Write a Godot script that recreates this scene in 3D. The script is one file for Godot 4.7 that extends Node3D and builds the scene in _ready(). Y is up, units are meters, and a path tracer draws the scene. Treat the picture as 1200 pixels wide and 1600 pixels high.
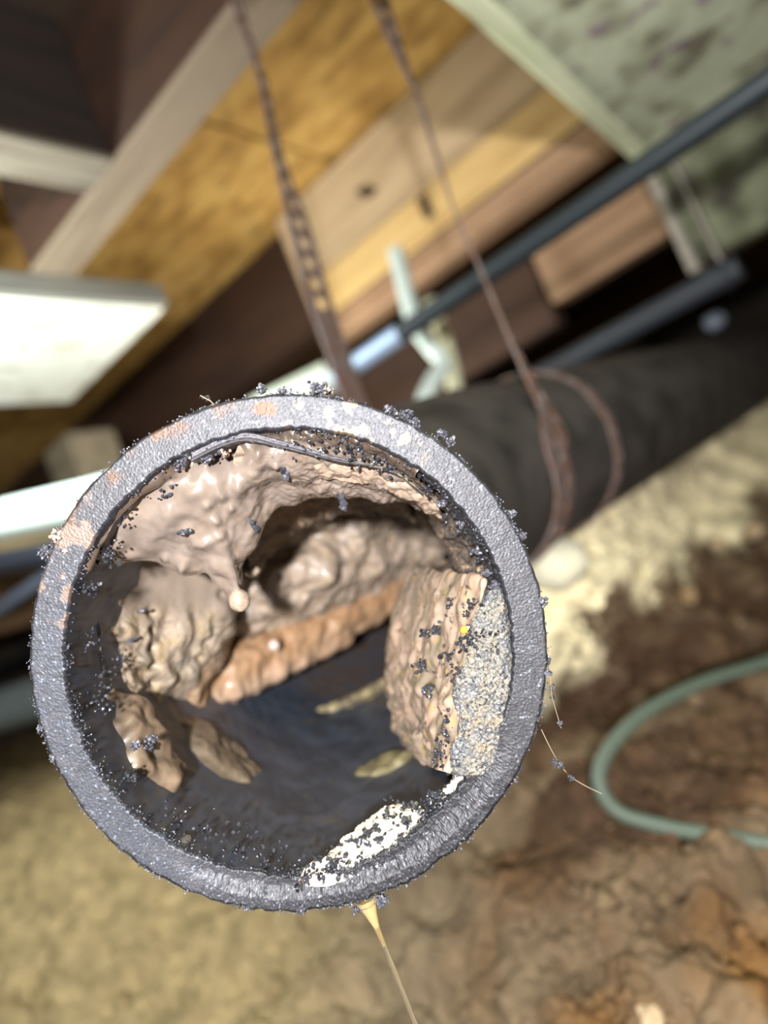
extends Node3D
# Crawl space: a cut cast iron drain pipe, choked with sludge, close to the lens.
# Lay-out space ("eye" space): x right, y up, z forward in metres from the camera; W() turns it into the world (y up).
# The world: X and -Z run along the timbers, the soil lies near y = 0.

const F := 1142.52
const CAM := Vector3(0, 0.22, 0)
const MOUTH := 0.157
var cb := Basis.from_euler(Vector3(deg_to_rad(5.0), deg_to_rad(-51.8), deg_to_rad(-22.0)))
var rng := RandomNumberGenerator.new()
var fine := FastNoiseLite.new()
var mid := FastNoiseLite.new()
var big := FastNoiseLite.new()
var cell := FastNoiseLite.new()
var soft := FastNoiseLite.new()
var used := {}
var R_IN := 0.0481
var R_OUT := 0.0556


func _ready() -> void:
	rng.seed = 7
	add_camera_and_light()
	setup_noise()
	build_room()
	build_timbers()
	build_services()
	build_ground()
	build_straps()
	build_pipe()
	build_sludge()
	build_scale()
	build_small_things()


func add_camera_and_light() -> void:
	var cam := Camera3D.new()
	cam.name = "camera"
	add_child(cam)
	cam.transform = Transform3D(cb, CAM)
	cam.near = 0.01
	cam.far = 30.0
	var at := CameraAttributesPhysical.new()
	at.frustum_focal_length = 17.138
	at.frustum_focus_distance = 0.161
	at.frustum_near = 0.01
	at.frustum_far = 30.0
	at.exposure_aperture = 4.2
	cam.attributes = at
	cam.fov = 70.0
	cam.current = true
	var we := WorldEnvironment.new()
	we.name = "world_environment"
	var e := Environment.new()
	e.background_mode = Environment.BG_COLOR
	e.background_color = Color(0.012, 0.011, 0.010)
	e.tonemap_mode = Environment.TONE_MAPPER_LINEAR
	e.tonemap_exposure = 1.0
	e.sdfgi_enabled = true
	e.ssao_enabled = true
	e.ssil_enabled = true
	we.environment = e
	add_child(we)
	# the hand lamp held beside and a little behind the phone
	lamp("hand_lamp", eye(-0.045, 0.055, -0.33), Color(1.0, 0.99, 0.985), 1.0, 0.014)
	# the work lamp standing on the soil, out of the frame to the left
	lamp("work_lamp", eye(-0.36, 0.10, 0.55), Color(0.97, 1.0, 0.98), 0.16, 0.03)
	lamp("added_board_light", eye(-0.075, 0.085, 0.86), Color(1.0, 0.98, 0.93), 0.085, 0.03)  # added unseen light for the bright spot on the tan board


func lamp(called: String, at: Vector3, color: Color, energy: float, size: float) -> void:
	var l := OmniLight3D.new()
	l.name = called
	l.light_color = color
	l.light_energy = energy
	l.light_size = size
	l.omni_range = 12.0
	l.omni_attenuation = 2.0
	l.shadow_enabled = true
	l.position = W(at)
	add_child(l)


func setup_noise() -> void:
	fine.seed = 3
	fine.noise_type = FastNoiseLite.TYPE_SIMPLEX_SMOOTH
	fine.frequency = 1.0
	fine.fractal_octaves = 3
	mid.seed = 11
	mid.noise_type = FastNoiseLite.TYPE_SIMPLEX_SMOOTH
	mid.frequency = 0.22
	mid.fractal_octaves = 3
	big.seed = 23
	big.noise_type = FastNoiseLite.TYPE_SIMPLEX_SMOOTH
	big.frequency = 0.06
	big.fractal_octaves = 4
	soft.seed = 17
	soft.noise_type = FastNoiseLite.TYPE_SIMPLEX_SMOOTH
	soft.frequency = 0.1
	soft.fractal_octaves = 2
	soft.fractal_gain = 0.35
	cell.seed = 31
	cell.noise_type = FastNoiseLite.TYPE_CELLULAR
	cell.frequency = 0.16
	cell.fractal_type = FastNoiseLite.FRACTAL_NONE
	cell.cellular_return_type = FastNoiseLite.RETURN_DISTANCE


# ---------------------------------------------------------------- spaces
func eye(x: float, y: float, z: float) -> Vector3:
	return Vector3(x, y, z)


func K(px: float, py: float, s: float) -> Vector3:      # s: millimetres behind the mouth of the pipe
	return Z(px, py, MOUTH + s * 0.001)


func Z(px: float, py: float, z: float) -> Vector3:
	return Vector3((px - 600.0) / F * z, (800.0 - py) / F * z, z)


func W(p: Vector3) -> Vector3:
	return CAM + cb * Vector3(p.x, p.y, -p.z)


func WZ(px: float, py: float, z: float) -> Vector3:
	return W(Z(px, py, z))


func lin(r: float, g: float, b: float) -> Color:
	return Color(r / 255.0, g / 255.0, b / 255.0).srgb_to_linear()


# ---------------------------------------------------------------- objects
func numbered(called: String) -> String:
	if not used.has(called):
		used[called] = 0
		return called
	used[called] += 1
	return "%s_%03d" % [called, used[called]]


func thing(called: String, label: String, category: String, at: Vector3, group := "") -> Node3D:
	var o := Node3D.new()
	o.name = numbered(called)
	add_child(o)
	o.position = at
	o.set_meta("label", label)
	o.set_meta("category", category)
	if group != "":
		o.set_meta("group", group)
	return o


func part(called: String, mesh: Mesh, m: Material, parent: Node3D, kind := "") -> MeshInstance3D:
	var o := MeshInstance3D.new()
	o.name = called
	o.mesh = mesh
	o.material_override = m
	if kind != "":
		o.set_meta("kind", kind)
	parent.add_child(o, true)
	return o


func solo(called: String, mesh: Mesh, m: Material, label: String, category: String, at: Vector3, group := "") -> MeshInstance3D:
	var o := MeshInstance3D.new()
	o.name = numbered(called)
	o.mesh = mesh
	o.material_override = m
	add_child(o)
	o.position = at
	o.set_meta("label", label)
	o.set_meta("category", category)
	if group != "":
		o.set_meta("group", group)
	return o


func structure(called: String, mesh: Mesh, m: Material, at: Vector3) -> MeshInstance3D:
	var o := MeshInstance3D.new()
	o.name = numbered(called)
	o.mesh = mesh
	o.material_override = m
	add_child(o)
	o.position = at
	o.set_meta("kind", "structure")
	o.set_meta("label", called.replace("_", " ") + " of the crawl space under the house")
	return o


# ---------------------------------------------------------------- materials
func tinted(called: String, rough: float, metal := 0.0, spec := 0.5, coat := 0.0) -> StandardMaterial3D:
	var m := StandardMaterial3D.new()
	m.resource_name = called
	m.vertex_color_use_as_albedo = true
	m.roughness = rough
	m.metallic = metal
	m.metallic_specular = spec
	if coat > 0.0:
		m.clearcoat_enabled = true
		m.clearcoat = coat
		m.clearcoat_roughness = 0.12
	return m


func plain(called: String, color: Color, rough: float, metal := 0.0) -> StandardMaterial3D:
	var m := StandardMaterial3D.new()
	m.resource_name = called
	m.albedo_color = color
	m.roughness = rough
	m.metallic = metal
	return m


func noise_tex(sd: int, freq: float, colors: Array, stops: Array, type := FastNoiseLite.TYPE_SIMPLEX_SMOOTH) -> NoiseTexture2D:
	var n := FastNoiseLite.new()
	n.seed = sd
	n.noise_type = type
	n.frequency = freq
	n.fractal_octaves = 4
	var g := Gradient.new()
	g.offsets = PackedFloat32Array(stops)
	g.colors = PackedColorArray(colors)
	var t := NoiseTexture2D.new()
	t.width = 256
	t.height = 256
	t.seamless = true
	t.noise = n
	t.color_ramp = g
	return t


func wood(called: String, sd: int, dark: Color, light: Color, along_x := false, rough := 0.8) -> StandardMaterial3D:
	var m := StandardMaterial3D.new()
	m.resource_name = called
	m.albedo_texture = noise_tex(sd, 0.02, [dark, dark.lerp(light, 0.7), light, dark.lerp(light, 0.8)], [0.0, 0.4, 0.65, 1.0])
	m.uv1_triplanar = true
	m.uv1_scale = Vector3(0.9, 7.0, 7.0) if along_x else Vector3(7.0, 7.0, 0.9)
	m.roughness = rough
	return m


# ---------------------------------------------------------------- meshes
func mesh_of(v: PackedVector3Array, n: PackedVector3Array, c: PackedColorArray, idx: PackedInt32Array) -> ArrayMesh:
	var a := []
	a.resize(Mesh.ARRAY_MAX)
	a[Mesh.ARRAY_VERTEX] = v
	if n.size():
		a[Mesh.ARRAY_NORMAL] = n
	if c.size():
		a[Mesh.ARRAY_COLOR] = c
	a[Mesh.ARRAY_INDEX] = idx
	var m := ArrayMesh.new()
	m.add_surface_from_arrays(Mesh.PRIMITIVE_TRIANGLES, a)
	return m


func grid_normals(v: PackedVector3Array, nu: int, nv: int, closed: bool) -> PackedVector3Array:
	var n := PackedVector3Array()
	n.resize(nu * nv)
	for j in nv:
		var j0 := maxi(j - 1, 0) * nu
		var j1 := mini(j + 1, nv - 1) * nu
		for i in nu:
			var a := i - 1
			var b := i + 1
			if closed:
				a = (a + nu) % nu
				b = b % nu
			else:
				a = maxi(a, 0)
				b = mini(b, nu - 1)
			n[j * nu + i] = (v[j * nu + b] - v[j * nu + a]).cross(v[j1 + i] - v[j0 + i]).normalized()
	return n


func grid_mesh(v: PackedVector3Array, n: PackedVector3Array, c: PackedColorArray, nu: int, nv: int, closed: bool, flip: bool) -> ArrayMesh:
	var idx := PackedInt32Array()
	var last := nu if closed else nu - 1
	idx.resize((nv - 1) * last * 6)
	var k := 0
	for j in nv - 1:
		for i in last:
			var a := j * nu + i
			var b := j * nu + (i + 1) % nu
			var d := a + nu
			var e := b + nu
			if flip:
				idx[k] = a; idx[k + 1] = b; idx[k + 2] = d
				idx[k + 3] = b; idx[k + 4] = e; idx[k + 5] = d
			else:
				idx[k] = a; idx[k + 1] = d; idx[k + 2] = b
				idx[k + 3] = b; idx[k + 4] = d; idx[k + 5] = e
			k += 6
	if flip:
		for i in n.size():
			n[i] = -n[i]
	return mesh_of(v, n, c, idx)


func spline(p: Array, t: float) -> Vector3:
	var n := p.size() - 1
	var i := clampi(int(t * n), 0, n - 1)
	var f := t * n - i
	var a: Vector3 = p[maxi(i - 1, 0)]
	var b: Vector3 = p[i]
	var c: Vector3 = p[i + 1]
	var d: Vector3 = p[mini(i + 2, n)]
	return b.cubic_interpolate(c, a, d, f)


# A surface through a net of eye-space points, displaced along its normals by disp(p in mm, u, v) and coloured by tint(p in mm, u, v, d).
func sheet(net: Array, nu: int, nv: int, base: Vector3, disp: Callable, tint: Callable, towards := Vector3.ZERO) -> ArrayMesh:
	var p := PackedVector3Array()
	p.resize(nu * nv)
	for i in nu:
		var col := []
		for row in net:
			col.append(spline(row, float(i) / (nu - 1)))
		for j in nv:
			p[j * nu + i] = spline(col, float(j) / (nv - 1))
	var w := PackedVector3Array()
	w.resize(nu * nv)
	for i in nu * nv:
		w[i] = W(p[i])
	var n := grid_normals(w, nu, nv, false)
	var facing := 0.0
	for i in range(0, nu * nv, 7):
		facing += n[i].dot(CAM - w[i])
	var flip := facing < 0.0
	var sgn := -1.0 if flip else 1.0
	var c := PackedColorArray()
	c.resize(nu * nv)
	for j in nv:
		var fv := float(j) / (nv - 1)
		for i in nu:
			var k := j * nu + i
			var q := p[k] * 1000.0
			var fu := float(i) / (nu - 1)
			var d: float = disp.call(q, fu, fv)
			w[k] += n[k] * (d * sgn * 0.001)
			c[k] = tint.call(q, fu, fv, d)
	for i in nu * nv:
		w[i] -= base
	n = grid_normals(w, nu, nv, false)
	return grid_mesh(w, n, c, nu, nv, false, flip)


# Round tube along world points.
func tube(pts: Array, radius: float, sides: int, base: Vector3, radii := []) -> ArrayMesh:
	var n := pts.size()
	var v := PackedVector3Array()
	var nn := PackedVector3Array()
	var side := Vector3.ZERO
	for j in n:
		var t: Vector3 = (pts[mini(j + 1, n - 1)] - pts[maxi(j - 1, 0)]).normalized()
		if side == Vector3.ZERO:
			side = t.cross(Vector3.UP if absf(t.y) < 0.9 else Vector3.RIGHT).normalized()
		side = (side - t * side.dot(t)).normalized()
		var up := t.cross(side)
		var r: float = radius if radii.is_empty() else radii[j]
		for i in sides:
			var a := TAU * i / sides
			var d := side * cos(a) + up * sin(a)
			v.append(pts[j] - base + d * r)
			nn.append(d)
	var m := grid_normals(v, sides, n, true)
	var flip := m[sides].dot(nn[sides]) < 0.0
	for i in nn.size():
		if flip:
			nn[i] = -nn[i]
	var idx_mesh := grid_mesh(v, nn, PackedColorArray(), sides, n, true, flip)
	var a2 := idx_mesh.surface_get_arrays(0)
	var vv: PackedVector3Array = a2[Mesh.ARRAY_VERTEX]
	var n2: PackedVector3Array = a2[Mesh.ARRAY_NORMAL]
	var ix: PackedInt32Array = a2[Mesh.ARRAY_INDEX]
	for cap in [0, n - 1]:
		var at := vv.size()
		var t: Vector3 = (pts[1] - pts[0]).normalized() * -1.0 if cap == 0 else (pts[n - 1] - pts[n - 2]).normalized()
		vv.append(pts[cap] - base)
		n2.append(t)
		for i in sides:
			vv.append(v[cap * sides + i])
			n2.append(t)
		for i in sides:
			var p1 := at + 1 + i
			var p2 := at + 1 + (i + 1) % sides
			if (vv[p1] - vv[at]).cross(vv[p2] - vv[at]).dot(t) > 0.0:
				ix.append_array(PackedInt32Array([at, p2, p1]))
			else:
				ix.append_array(PackedInt32Array([at, p1, p2]))
	return mesh_of(vv, n2, PackedColorArray(), ix)


func smooth_path(pts: Array, count: int) -> Array:
	var out := []
	for i in count:
		out.append(spline(pts, float(i) / (count - 1)))
	return out


# A box with chamfered edges, centred on the origin.
func block(size: Vector3, bevel := 0.003) -> ArrayMesh:
	var st := SurfaceTool.new()
	st.begin(Mesh.PRIMITIVE_TRIANGLES)
	st.set_smooth_group(-1)
	var h := size / 2.0
	var b := minf(bevel, minf(h.x, minf(h.y, h.z)) * 0.5)
	var corner := func(sx: float, sy: float, sz: float, axis: int) -> Vector3:
		var c := Vector3(sx * h.x, sy * h.y, sz * h.z)
		for k in 3:
			if k != axis:
				c[k] -= signf(c[k]) * b
		return c
	var tri := func(p: Vector3, q: Vector3, r: Vector3) -> void:
		var out := (q - p).cross(r - p)
		if out.dot(p + q + r) > 0.0:
			for x in [p, r, q]:
				st.add_vertex(x)
		else:
			for x in [p, q, r]:
				st.add_vertex(x)
	for axis in 3:
		var a1 := (axis + 1) % 3
		var a2 := (axis + 2) % 3
		for s in [-1.0, 1.0]:
			var q := []
			for uv in [[-1, -1], [1, -1], [1, 1], [-1, 1]]:
				var sg := Vector3.ZERO
				sg[axis] = s; sg[a1] = uv[0]; sg[a2] = uv[1]
				q.append(corner.call(sg.x, sg.y, sg.z, axis))
			tri.call(q[0], q[1], q[2])
			tri.call(q[0], q[2], q[3])
		for s1 in [-1.0, 1.0]:
			for s2 in [-1.0, 1.0]:
				var lo := Vector3.ZERO
				lo[axis] = -1.0; lo[a1] = s1; lo[a2] = s2
				var hi := lo
				hi[axis] = 1.0
				var p0: Vector3 = corner.call(lo.x, lo.y, lo.z, a1)
				var p1: Vector3 = corner.call(hi.x, hi.y, hi.z, a1)
				var p2: Vector3 = corner.call(hi.x, hi.y, hi.z, a2)
				var p3: Vector3 = corner.call(lo.x, lo.y, lo.z, a2)
				tri.call(p0, p1, p2)
				tri.call(p0, p2, p3)
	for sx in [-1.0, 1.0]:
		for sy in [-1.0, 1.0]:
			for sz in [-1.0, 1.0]:
				tri.call(corner.call(sx, sy, sz, 0), corner.call(sx, sy, sz, 1), corner.call(sx, sy, sz, 2))
	st.generate_normals()
	return st.commit()


func box_between(lo: Vector3, hi: Vector3, bevel := 0.003) -> ArrayMesh:
	return block((hi - lo).abs(), bevel)


# Irregular crumbs gathered into one mesh; items are [centre, size, colour].
func crumbs(items: Array, base: Vector3) -> ArrayMesh:
	var v := PackedVector3Array()
	var n := PackedVector3Array()
	var c := PackedColorArray()
	var idx := PackedInt32Array()
	var g := (1.0 + sqrt(5.0)) / 2.0
	var ico := [Vector3(-1, g, 0), Vector3(1, g, 0), Vector3(-1, -g, 0), Vector3(1, -g, 0), Vector3(0, -1, g), Vector3(0, 1, g), Vector3(0, -1, -g), Vector3(0, 1, -g), Vector3(g, 0, -1), Vector3(g, 0, 1), Vector3(-g, 0, -1), Vector3(-g, 0, 1)]
	var faces := [0, 11, 5, 0, 5, 1, 0, 1, 7, 0, 7, 10, 0, 10, 11, 1, 5, 9, 5, 11, 4, 11, 10, 2, 10, 7, 6, 7, 1, 8, 3, 9, 4, 3, 4, 2, 3, 2, 6, 3, 6, 8, 3, 8, 9, 4, 9, 5, 2, 4, 11, 6, 2, 10, 8, 6, 7, 9, 8, 1]
	for it in items:
		var at: Vector3 = it[0] - base
		var s: float = it[1] * 0.5257
		var turn := Basis.from_euler(Vector3(rng.randf() * TAU, rng.randf() * TAU, rng.randf() * TAU)) * Basis.from_scale(Vector3(1.0, rng.randf_range(0.6, 1.0), rng.randf_range(0.5, 1.1)))
		var q := []
		for k in 12:
			q.append(at + turn * (ico[k] * s * rng.randf_range(0.65, 1.25)))
		for f in range(0, 60, 3):
			var p0: Vector3 = q[faces[f]]
			var p1: Vector3 = q[faces[f + 1]]
			var p2: Vector3 = q[faces[f + 2]]
			var nn := (p1 - p0).cross(p2 - p0).normalized()
			if nn.dot(p0 + p1 + p2 - at * 3.0) < 0.0:
				nn = -nn
				var sw := p1
				p1 = p2
				p2 = sw
			var k0 := v.size()
			v.append(p0); v.append(p2); v.append(p1)
			for z in 3:
				n.append(nn)
				c.append(it[2])
				idx.append(k0 + z)
	return mesh_of(v, n, c, idx)


# A rounded stone or clod.
func stone_mesh(r: float, sd: float, rough: float, color: Color, squash := 0.75) -> ArrayMesh:
	var nu := 36
	var nv := 20
	var v := PackedVector3Array()
	var c := PackedColorArray()
	for j in nv:
		var th := PI * j / (nv - 1)
		for i in nu:
			var ph := TAU * i / nu
			var d := Vector3(sin(th) * cos(ph), cos(th), sin(th) * sin(ph))
			var q := d * 6.0 + Vector3(sd * 17.0, sd * 5.0, 0)
			var k := 1.0 + rough * (mid.get_noise_3dv(q * 0.7) * 0.9 + fine.get_noise_3dv(q * 0.4) * 0.5)
			v.append(d * Vector3(1, squash, 0.9) * r * k)
			c.append(color * (0.85 + 0.3 * fine.get_noise_3dv(q)))
	var n := grid_normals(v, nu, nv, true)
	for i in nu:
		n[i] = Vector3.UP
		n[(nv - 1) * nu + i] = Vector3.DOWN
	var flip := n[10 * nu].dot(v[10 * nu]) < 0.0
	if flip:
		for i in nu:
			n[i] = -n[i]
			n[(nv - 1) * nu + i] = -n[(nv - 1) * nu + i]
	return grid_mesh(v, n, c, nu, nv, true, flip)


func zero(_q: Vector3, _u: float, _v: float) -> float:
	return 0.0


# ---------------------------------------------------------------- the setting
func build_room() -> void:
	var masonry := wood("foundation_masonry", 71, Color(0.16, 0.145, 0.13), Color(0.33, 0.30, 0.26), true, 0.95)
	structure("wall_far", block(Vector3(4.6, 1.5, 0.15)), masonry, Vector3(1.0, 0.3, -2.6))
	structure("wall_near", block(Vector3(4.6, 1.5, 0.15)), masonry, Vector3(1.0, 0.3, 1.6))
	structure("wall_right", block(Vector3(0.15, 1.5, 4.4)), masonry, Vector3(3.3, 0.3, -0.5))
	structure("wall_left", block(Vector3(0.15, 1.5, 4.4)), masonry, Vector3(-1.3, 0.3, -0.5))
	var ply := StandardMaterial3D.new()
	ply.resource_name = "yellow_plywood"
	ply.albedo_texture = noise_tex(5, 0.022, [Color(0.56, 0.42, 0.20), Color(0.69, 0.54, 0.28), Color(0.77, 0.63, 0.36)], [0.12, 0.45, 0.9])
	ply.uv1_triplanar = true
	ply.uv1_scale = Vector3(4.5, 4.5, 2.2)
	ply.detail_enabled = true
	ply.detail_albedo = noise_tex(6, 0.03, [Color(0.30, 0.23, 0.13, 0.55), Color(0.36, 0.28, 0.14, 0.0)], [0.12, 0.34])
	ply.roughness = 0.8
	var dark_ply := wood("dark_boards", 8, Color(0.15, 0.12, 0.09), Color(0.24, 0.19, 0.14), true)  # boards of the first two columns, darker than the rest
	var deck := structure("ceiling", block(Vector3(4.6, 0.03, 4.4)), plain("dark_deck", Color(0.2, 0.15, 0.1), 0.9), Vector3(1.0, 0.795, -0.5))
	# the plywood sheets of the subfloor, gaps between them
	var xs := [-1.2, -0.41, 0.405, 1.222, 2.03, 3.2]
	var zs := [-2.5, -1.72, -0.487, 0.74, 1.5]
	for i in xs.size() - 1:
		for j in zs.size() - 1:
			var p := part("plywood_panel", box_between(Vector3(xs[i] + 0.0015, 0, zs[j] + 0.0015), Vector3(xs[i + 1] - 0.0015, 0.018, zs[j + 1] - 0.0015), 0.002), ply if i > 1 else dark_ply, deck)
			p.position = Vector3((xs[i] + xs[i + 1]) / 2.0 - 1.0, -0.0265, (zs[j] + zs[j + 1]) / 2.0 + 0.5)


func beam(called: String, lo: Vector3, hi: Vector3, m: Material, label: String, category: String, bevel := 0.003, group := "") -> Node3D:
	var base := Vector3((lo.x + hi.x) / 2.0, minf(lo.y, hi.y), (lo.z + hi.z) / 2.0)
	var t := thing(called, label, category, base, group)
	var p := part("timber", box_between(lo, hi, bevel), m, t)
	p.position = Vector3(0, absf(hi.y - lo.y) / 2.0, 0)
	return t


func build_timbers() -> void:
	var old := wood("old_brown_timber", 41, Color(0.15, 0.085, 0.045), Color(0.23, 0.14, 0.078))
	var old_x := wood("old_brown_cross_timber", 42, Color(0.09, 0.07, 0.055), Color(0.16, 0.125, 0.095), true)
	var grey := wood("weathered_timber", 43, Color(0.36, 0.31, 0.25), Color(0.47, 0.41, 0.34))
	var tan_m := wood("tan_new_lumber", 44, Color(0.60, 0.51, 0.39), Color(0.72, 0.63, 0.50))
	var pink := wood("pinkish_timber", 45, Color(0.48, 0.37, 0.27), Color(0.60, 0.48, 0.37))
	# joist over the lens: dark sides, a paler worn underside
	var j := beam("floor_joist", Vector3(0.392, 0.626, -0.607), Vector3(0.436, 0.76, 1.45), old, "dark floor joist with a worn grey underside, ending on the white painted beam", "joist", 0.003, "floor joists")
	var p := part("worn_underside", box_between(Vector3(0.391, 0, -0.608), Vector3(0.437, 0.006, 1.45), 0.002), grey, j)
	p.position = Vector3(0, 0.002, 0)
	p.set_meta("label", "worn grey underside of the joist")
	# blocking to its left
	var b := beam("joist_blocking", Vector3(-0.3, 0.626, -0.475), Vector3(0.39, 0.76, -0.432), old_x, "short dark blocking board at right angles to the dark joist, whitish along its lower edge", "blocking")
	p = part("worn_underside", box_between(Vector3(-0.3, 0, -0.476), Vector3(0.39, 0.006, -0.431), 0.002), wood("flaking_white_edge", 46, Color(0.22, 0.17, 0.13), Color(0.42, 0.39, 0.34), true), b)
	p.position = Vector3(0, 0.002, 0)
	p.set_meta("label", "whitish flaking lower edge")
	# old second joist and the newer board fixed against it
	beam("floor_joist", Vector3(0.832, 0.605, -2.5), Vector3(0.872, 0.76, 0.3), old, "dark old floor joist behind the pale tan board, ending in shadow", "joist", 0.003, "floor joists")
	var s := beam("sister_board", Vector3(0.797, 0.592, -0.615), Vector3(0.831, 0.757, 0.02), tan_m, "pale tan board with a dark knot, fixed to the old joist above the conduit", "board")
	var knot := part("knot", stone_mesh(0.014, 2.0, 0.4, lin(62, 42, 24)), tinted("dark_knot", 0.8), s)
	knot.position = W(eye(0, 0, 0)) * 0.0 + Vector3(0.7975, 0.694, -0.456) - s.position
	knot.scale = Vector3(0.12, 0.75, 1.4)
	knot.rotation.x = 0.5
	var yl := beam("yellow_batten", Vector3(0.790, 0.588, -0.60), Vector3(0.7965, 0.642, -0.05), wood("yellow_lumber", 51, Color(0.66, 0.53, 0.33), Color(0.78, 0.66, 0.44)), "light yellow batten along the lower edge of the pale tan board", "batten", 0.002)
	var slot := part("notch_block", block(Vector3(0.004, 0.030, 0.013), 0.001), plain("dark_notch", Color(0.2, 0.14, 0.1), 0.9), yl)
	slot.position = Vector3(-0.0035, 0.034, -0.060)
	# the ledger and the boards beyond
	beam("ledger_strip", Vector3(0.80, 0.556, -0.62), Vector3(0.842, 0.590, -0.12), pink, "narrow pinkish ledger strip nailed under the tan board", "strip")
	beam("floor_joist", Vector3(1.205, 0.60, -2.5), Vector3(1.245, 0.76, 0.3), pink, "third floor joist, brown, seen beyond the tan board and the ledger strip", "joist", 0.003, "floor joists")
	beam("cross_board", Vector3(0.90, 0.465, -0.33), Vector3(0.935, 0.56, 0.0), pink, "broad pinkish brown board hung below the joists behind the conduits", "board")
	beam("cross_board", Vector3(0.905, 0.44, -1.4), Vector3(0.94, 0.56, -0.335), old, "dark brown board in line with the pinkish one, behind the white and cream cables", "board")
	beam("floor_joist", Vector3(1.612, 0.60, -2.5), Vector3(1.652, 0.76, 0.3), old, "farthest floor joist, almost lost in the dark", "joist", 0.003, "floor joists")
	# the white painted beam on which the first joist ends
	var white := StandardMaterial3D.new()
	white.resource_name = "white_paint"
	white.albedo_texture = noise_tex(9, 0.015, [Color(0.62, 0.60, 0.50), Color(0.88, 0.89, 0.85), Color(0.90, 0.92, 0.89)], [0.0, 0.32, 1.0])
	white.uv1_triplanar = true
	white.uv1_scale = Vector3(5, 5, 5)
	white.roughness = 0.6
	var wb := beam("painted_beam", Vector3(-0.9, 0.60, -0.856), Vector3(0.545, 0.624, -0.611), white, "white painted flat beam, brightly lit, under the end of the dark joist", "beam", 0.004)
	p = part("edge_strip", box_between(Vector3(-0.9, 0, -0.611), Vector3(0.54, 0.026, -0.600), 0.002), wood("greyish_edge", 47, Color(0.32, 0.32, 0.29), Color(0.46, 0.46, 0.43), true), wb)
	p.position = Vector3(0.0, 0.013, 0.1275)
	# dim timbers under and behind it
	beam("rim_board", Vector3(-0.9, 0.40, -1.50), Vector3(0.88, 0.60, -1.45), wood("brown_rim_board", 53, Color(0.30, 0.22, 0.14), Color(0.44, 0.34, 0.23), true), "broad brown rim board in the dark below the white painted beam", "board")
	beam("cross_rail", Vector3(-0.9, 0.462, -1.10), Vector3(0.70, 0.50, -1.05), wood("olive_tan_rail", 48, Color(0.50, 0.44, 0.32), Color(0.68, 0.61, 0.46), true), "olive tan rail crossing below the white painted beam", "rail")
	beam("support_post", Vector3(0.585, -0.05, -1.04), Vector3(0.665, 0.6, -0.96), wood("olive_grey_post", 49, Color(0.34, 0.31, 0.25), Color(0.50, 0.46, 0.38)), "olive grey support post behind the cut pipe, under the white painted beam", "post")
	# green painted plank at the upper right
	var green := StandardMaterial3D.new()
	green.resource_name = "old_green_paint"
	green.albedo_texture = noise_tex(14, 0.012, [Color(0.45, 0.43, 0.37), Color(0.74, 0.77, 0.66), Color(0.86, 0.90, 0.79), Color(0.78, 0.82, 0.71)], [0.1, 0.36, 0.6, 1.0])
	green.uv1_triplanar = true
	green.uv1_scale = Vector3(4.2, 4.2, 4.2)
	green.detail_enabled = true
	green.detail_albedo = noise_tex(17, 0.018, [Color(0.58, 0.46, 0.58, 0.8), Color(0.60, 0.52, 0.60, 0.0)], [0.16, 0.30])
	green.roughness = 0.7
	var gp := beam("painted_plank", Vector3(-0.5, 0.53, -0.152), Vector3(0.845, 0.556, 0.6), green, "plank with old pale green paint and purple stains, above the grey conduit", "plank", 0.003)
	gp.rotation.y = 0.056
	gp.position.z += 0.037
	p = part("edge_strip", box_between(Vector3(-0.5, 0, -0.008), Vector3(0.845, 0.020, 0.008), 0.003), wood("pale_green_edge", 50, Color(0.82, 0.87, 0.70), Color(0.92, 0.95, 0.82), true), gp)
	p.position = Vector3(0.0, 0.006, -0.376)
	p.set_meta("label", "clean pale green edge")
	var olive := StandardMaterial3D.new()
	olive.resource_name = "olive_stained_paint"
	olive.albedo_texture = noise_tex(19, 0.014, [Color(0.16, 0.15, 0.11), Color(0.33, 0.34, 0.26), Color(0.46, 0.48, 0.38)], [0.1, 0.45, 1.0])
	olive.uv1_triplanar = true
	olive.uv1_scale = Vector3(4, 4, 4)
	olive.roughness = 0.8
	var ob := beam("painted_plank", Vector3(0.85, 0.405, -0.150), Vector3(0.885, 0.528, 0.6), olive, "stained olive board standing on edge below the end of the green plank", "plank", 0.004)
	p = part("pale_end", box_between(Vector3(0.843, 0.40, -0.162), Vector3(0.887, 0.52, -0.150), 0.002), wood("pale_grey_end", 52, Color(0.42, 0.40, 0.36), Color(0.56, 0.54, 0.50)), ob)
	p.position = Vector3(0, 0.055, -0.381)


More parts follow.
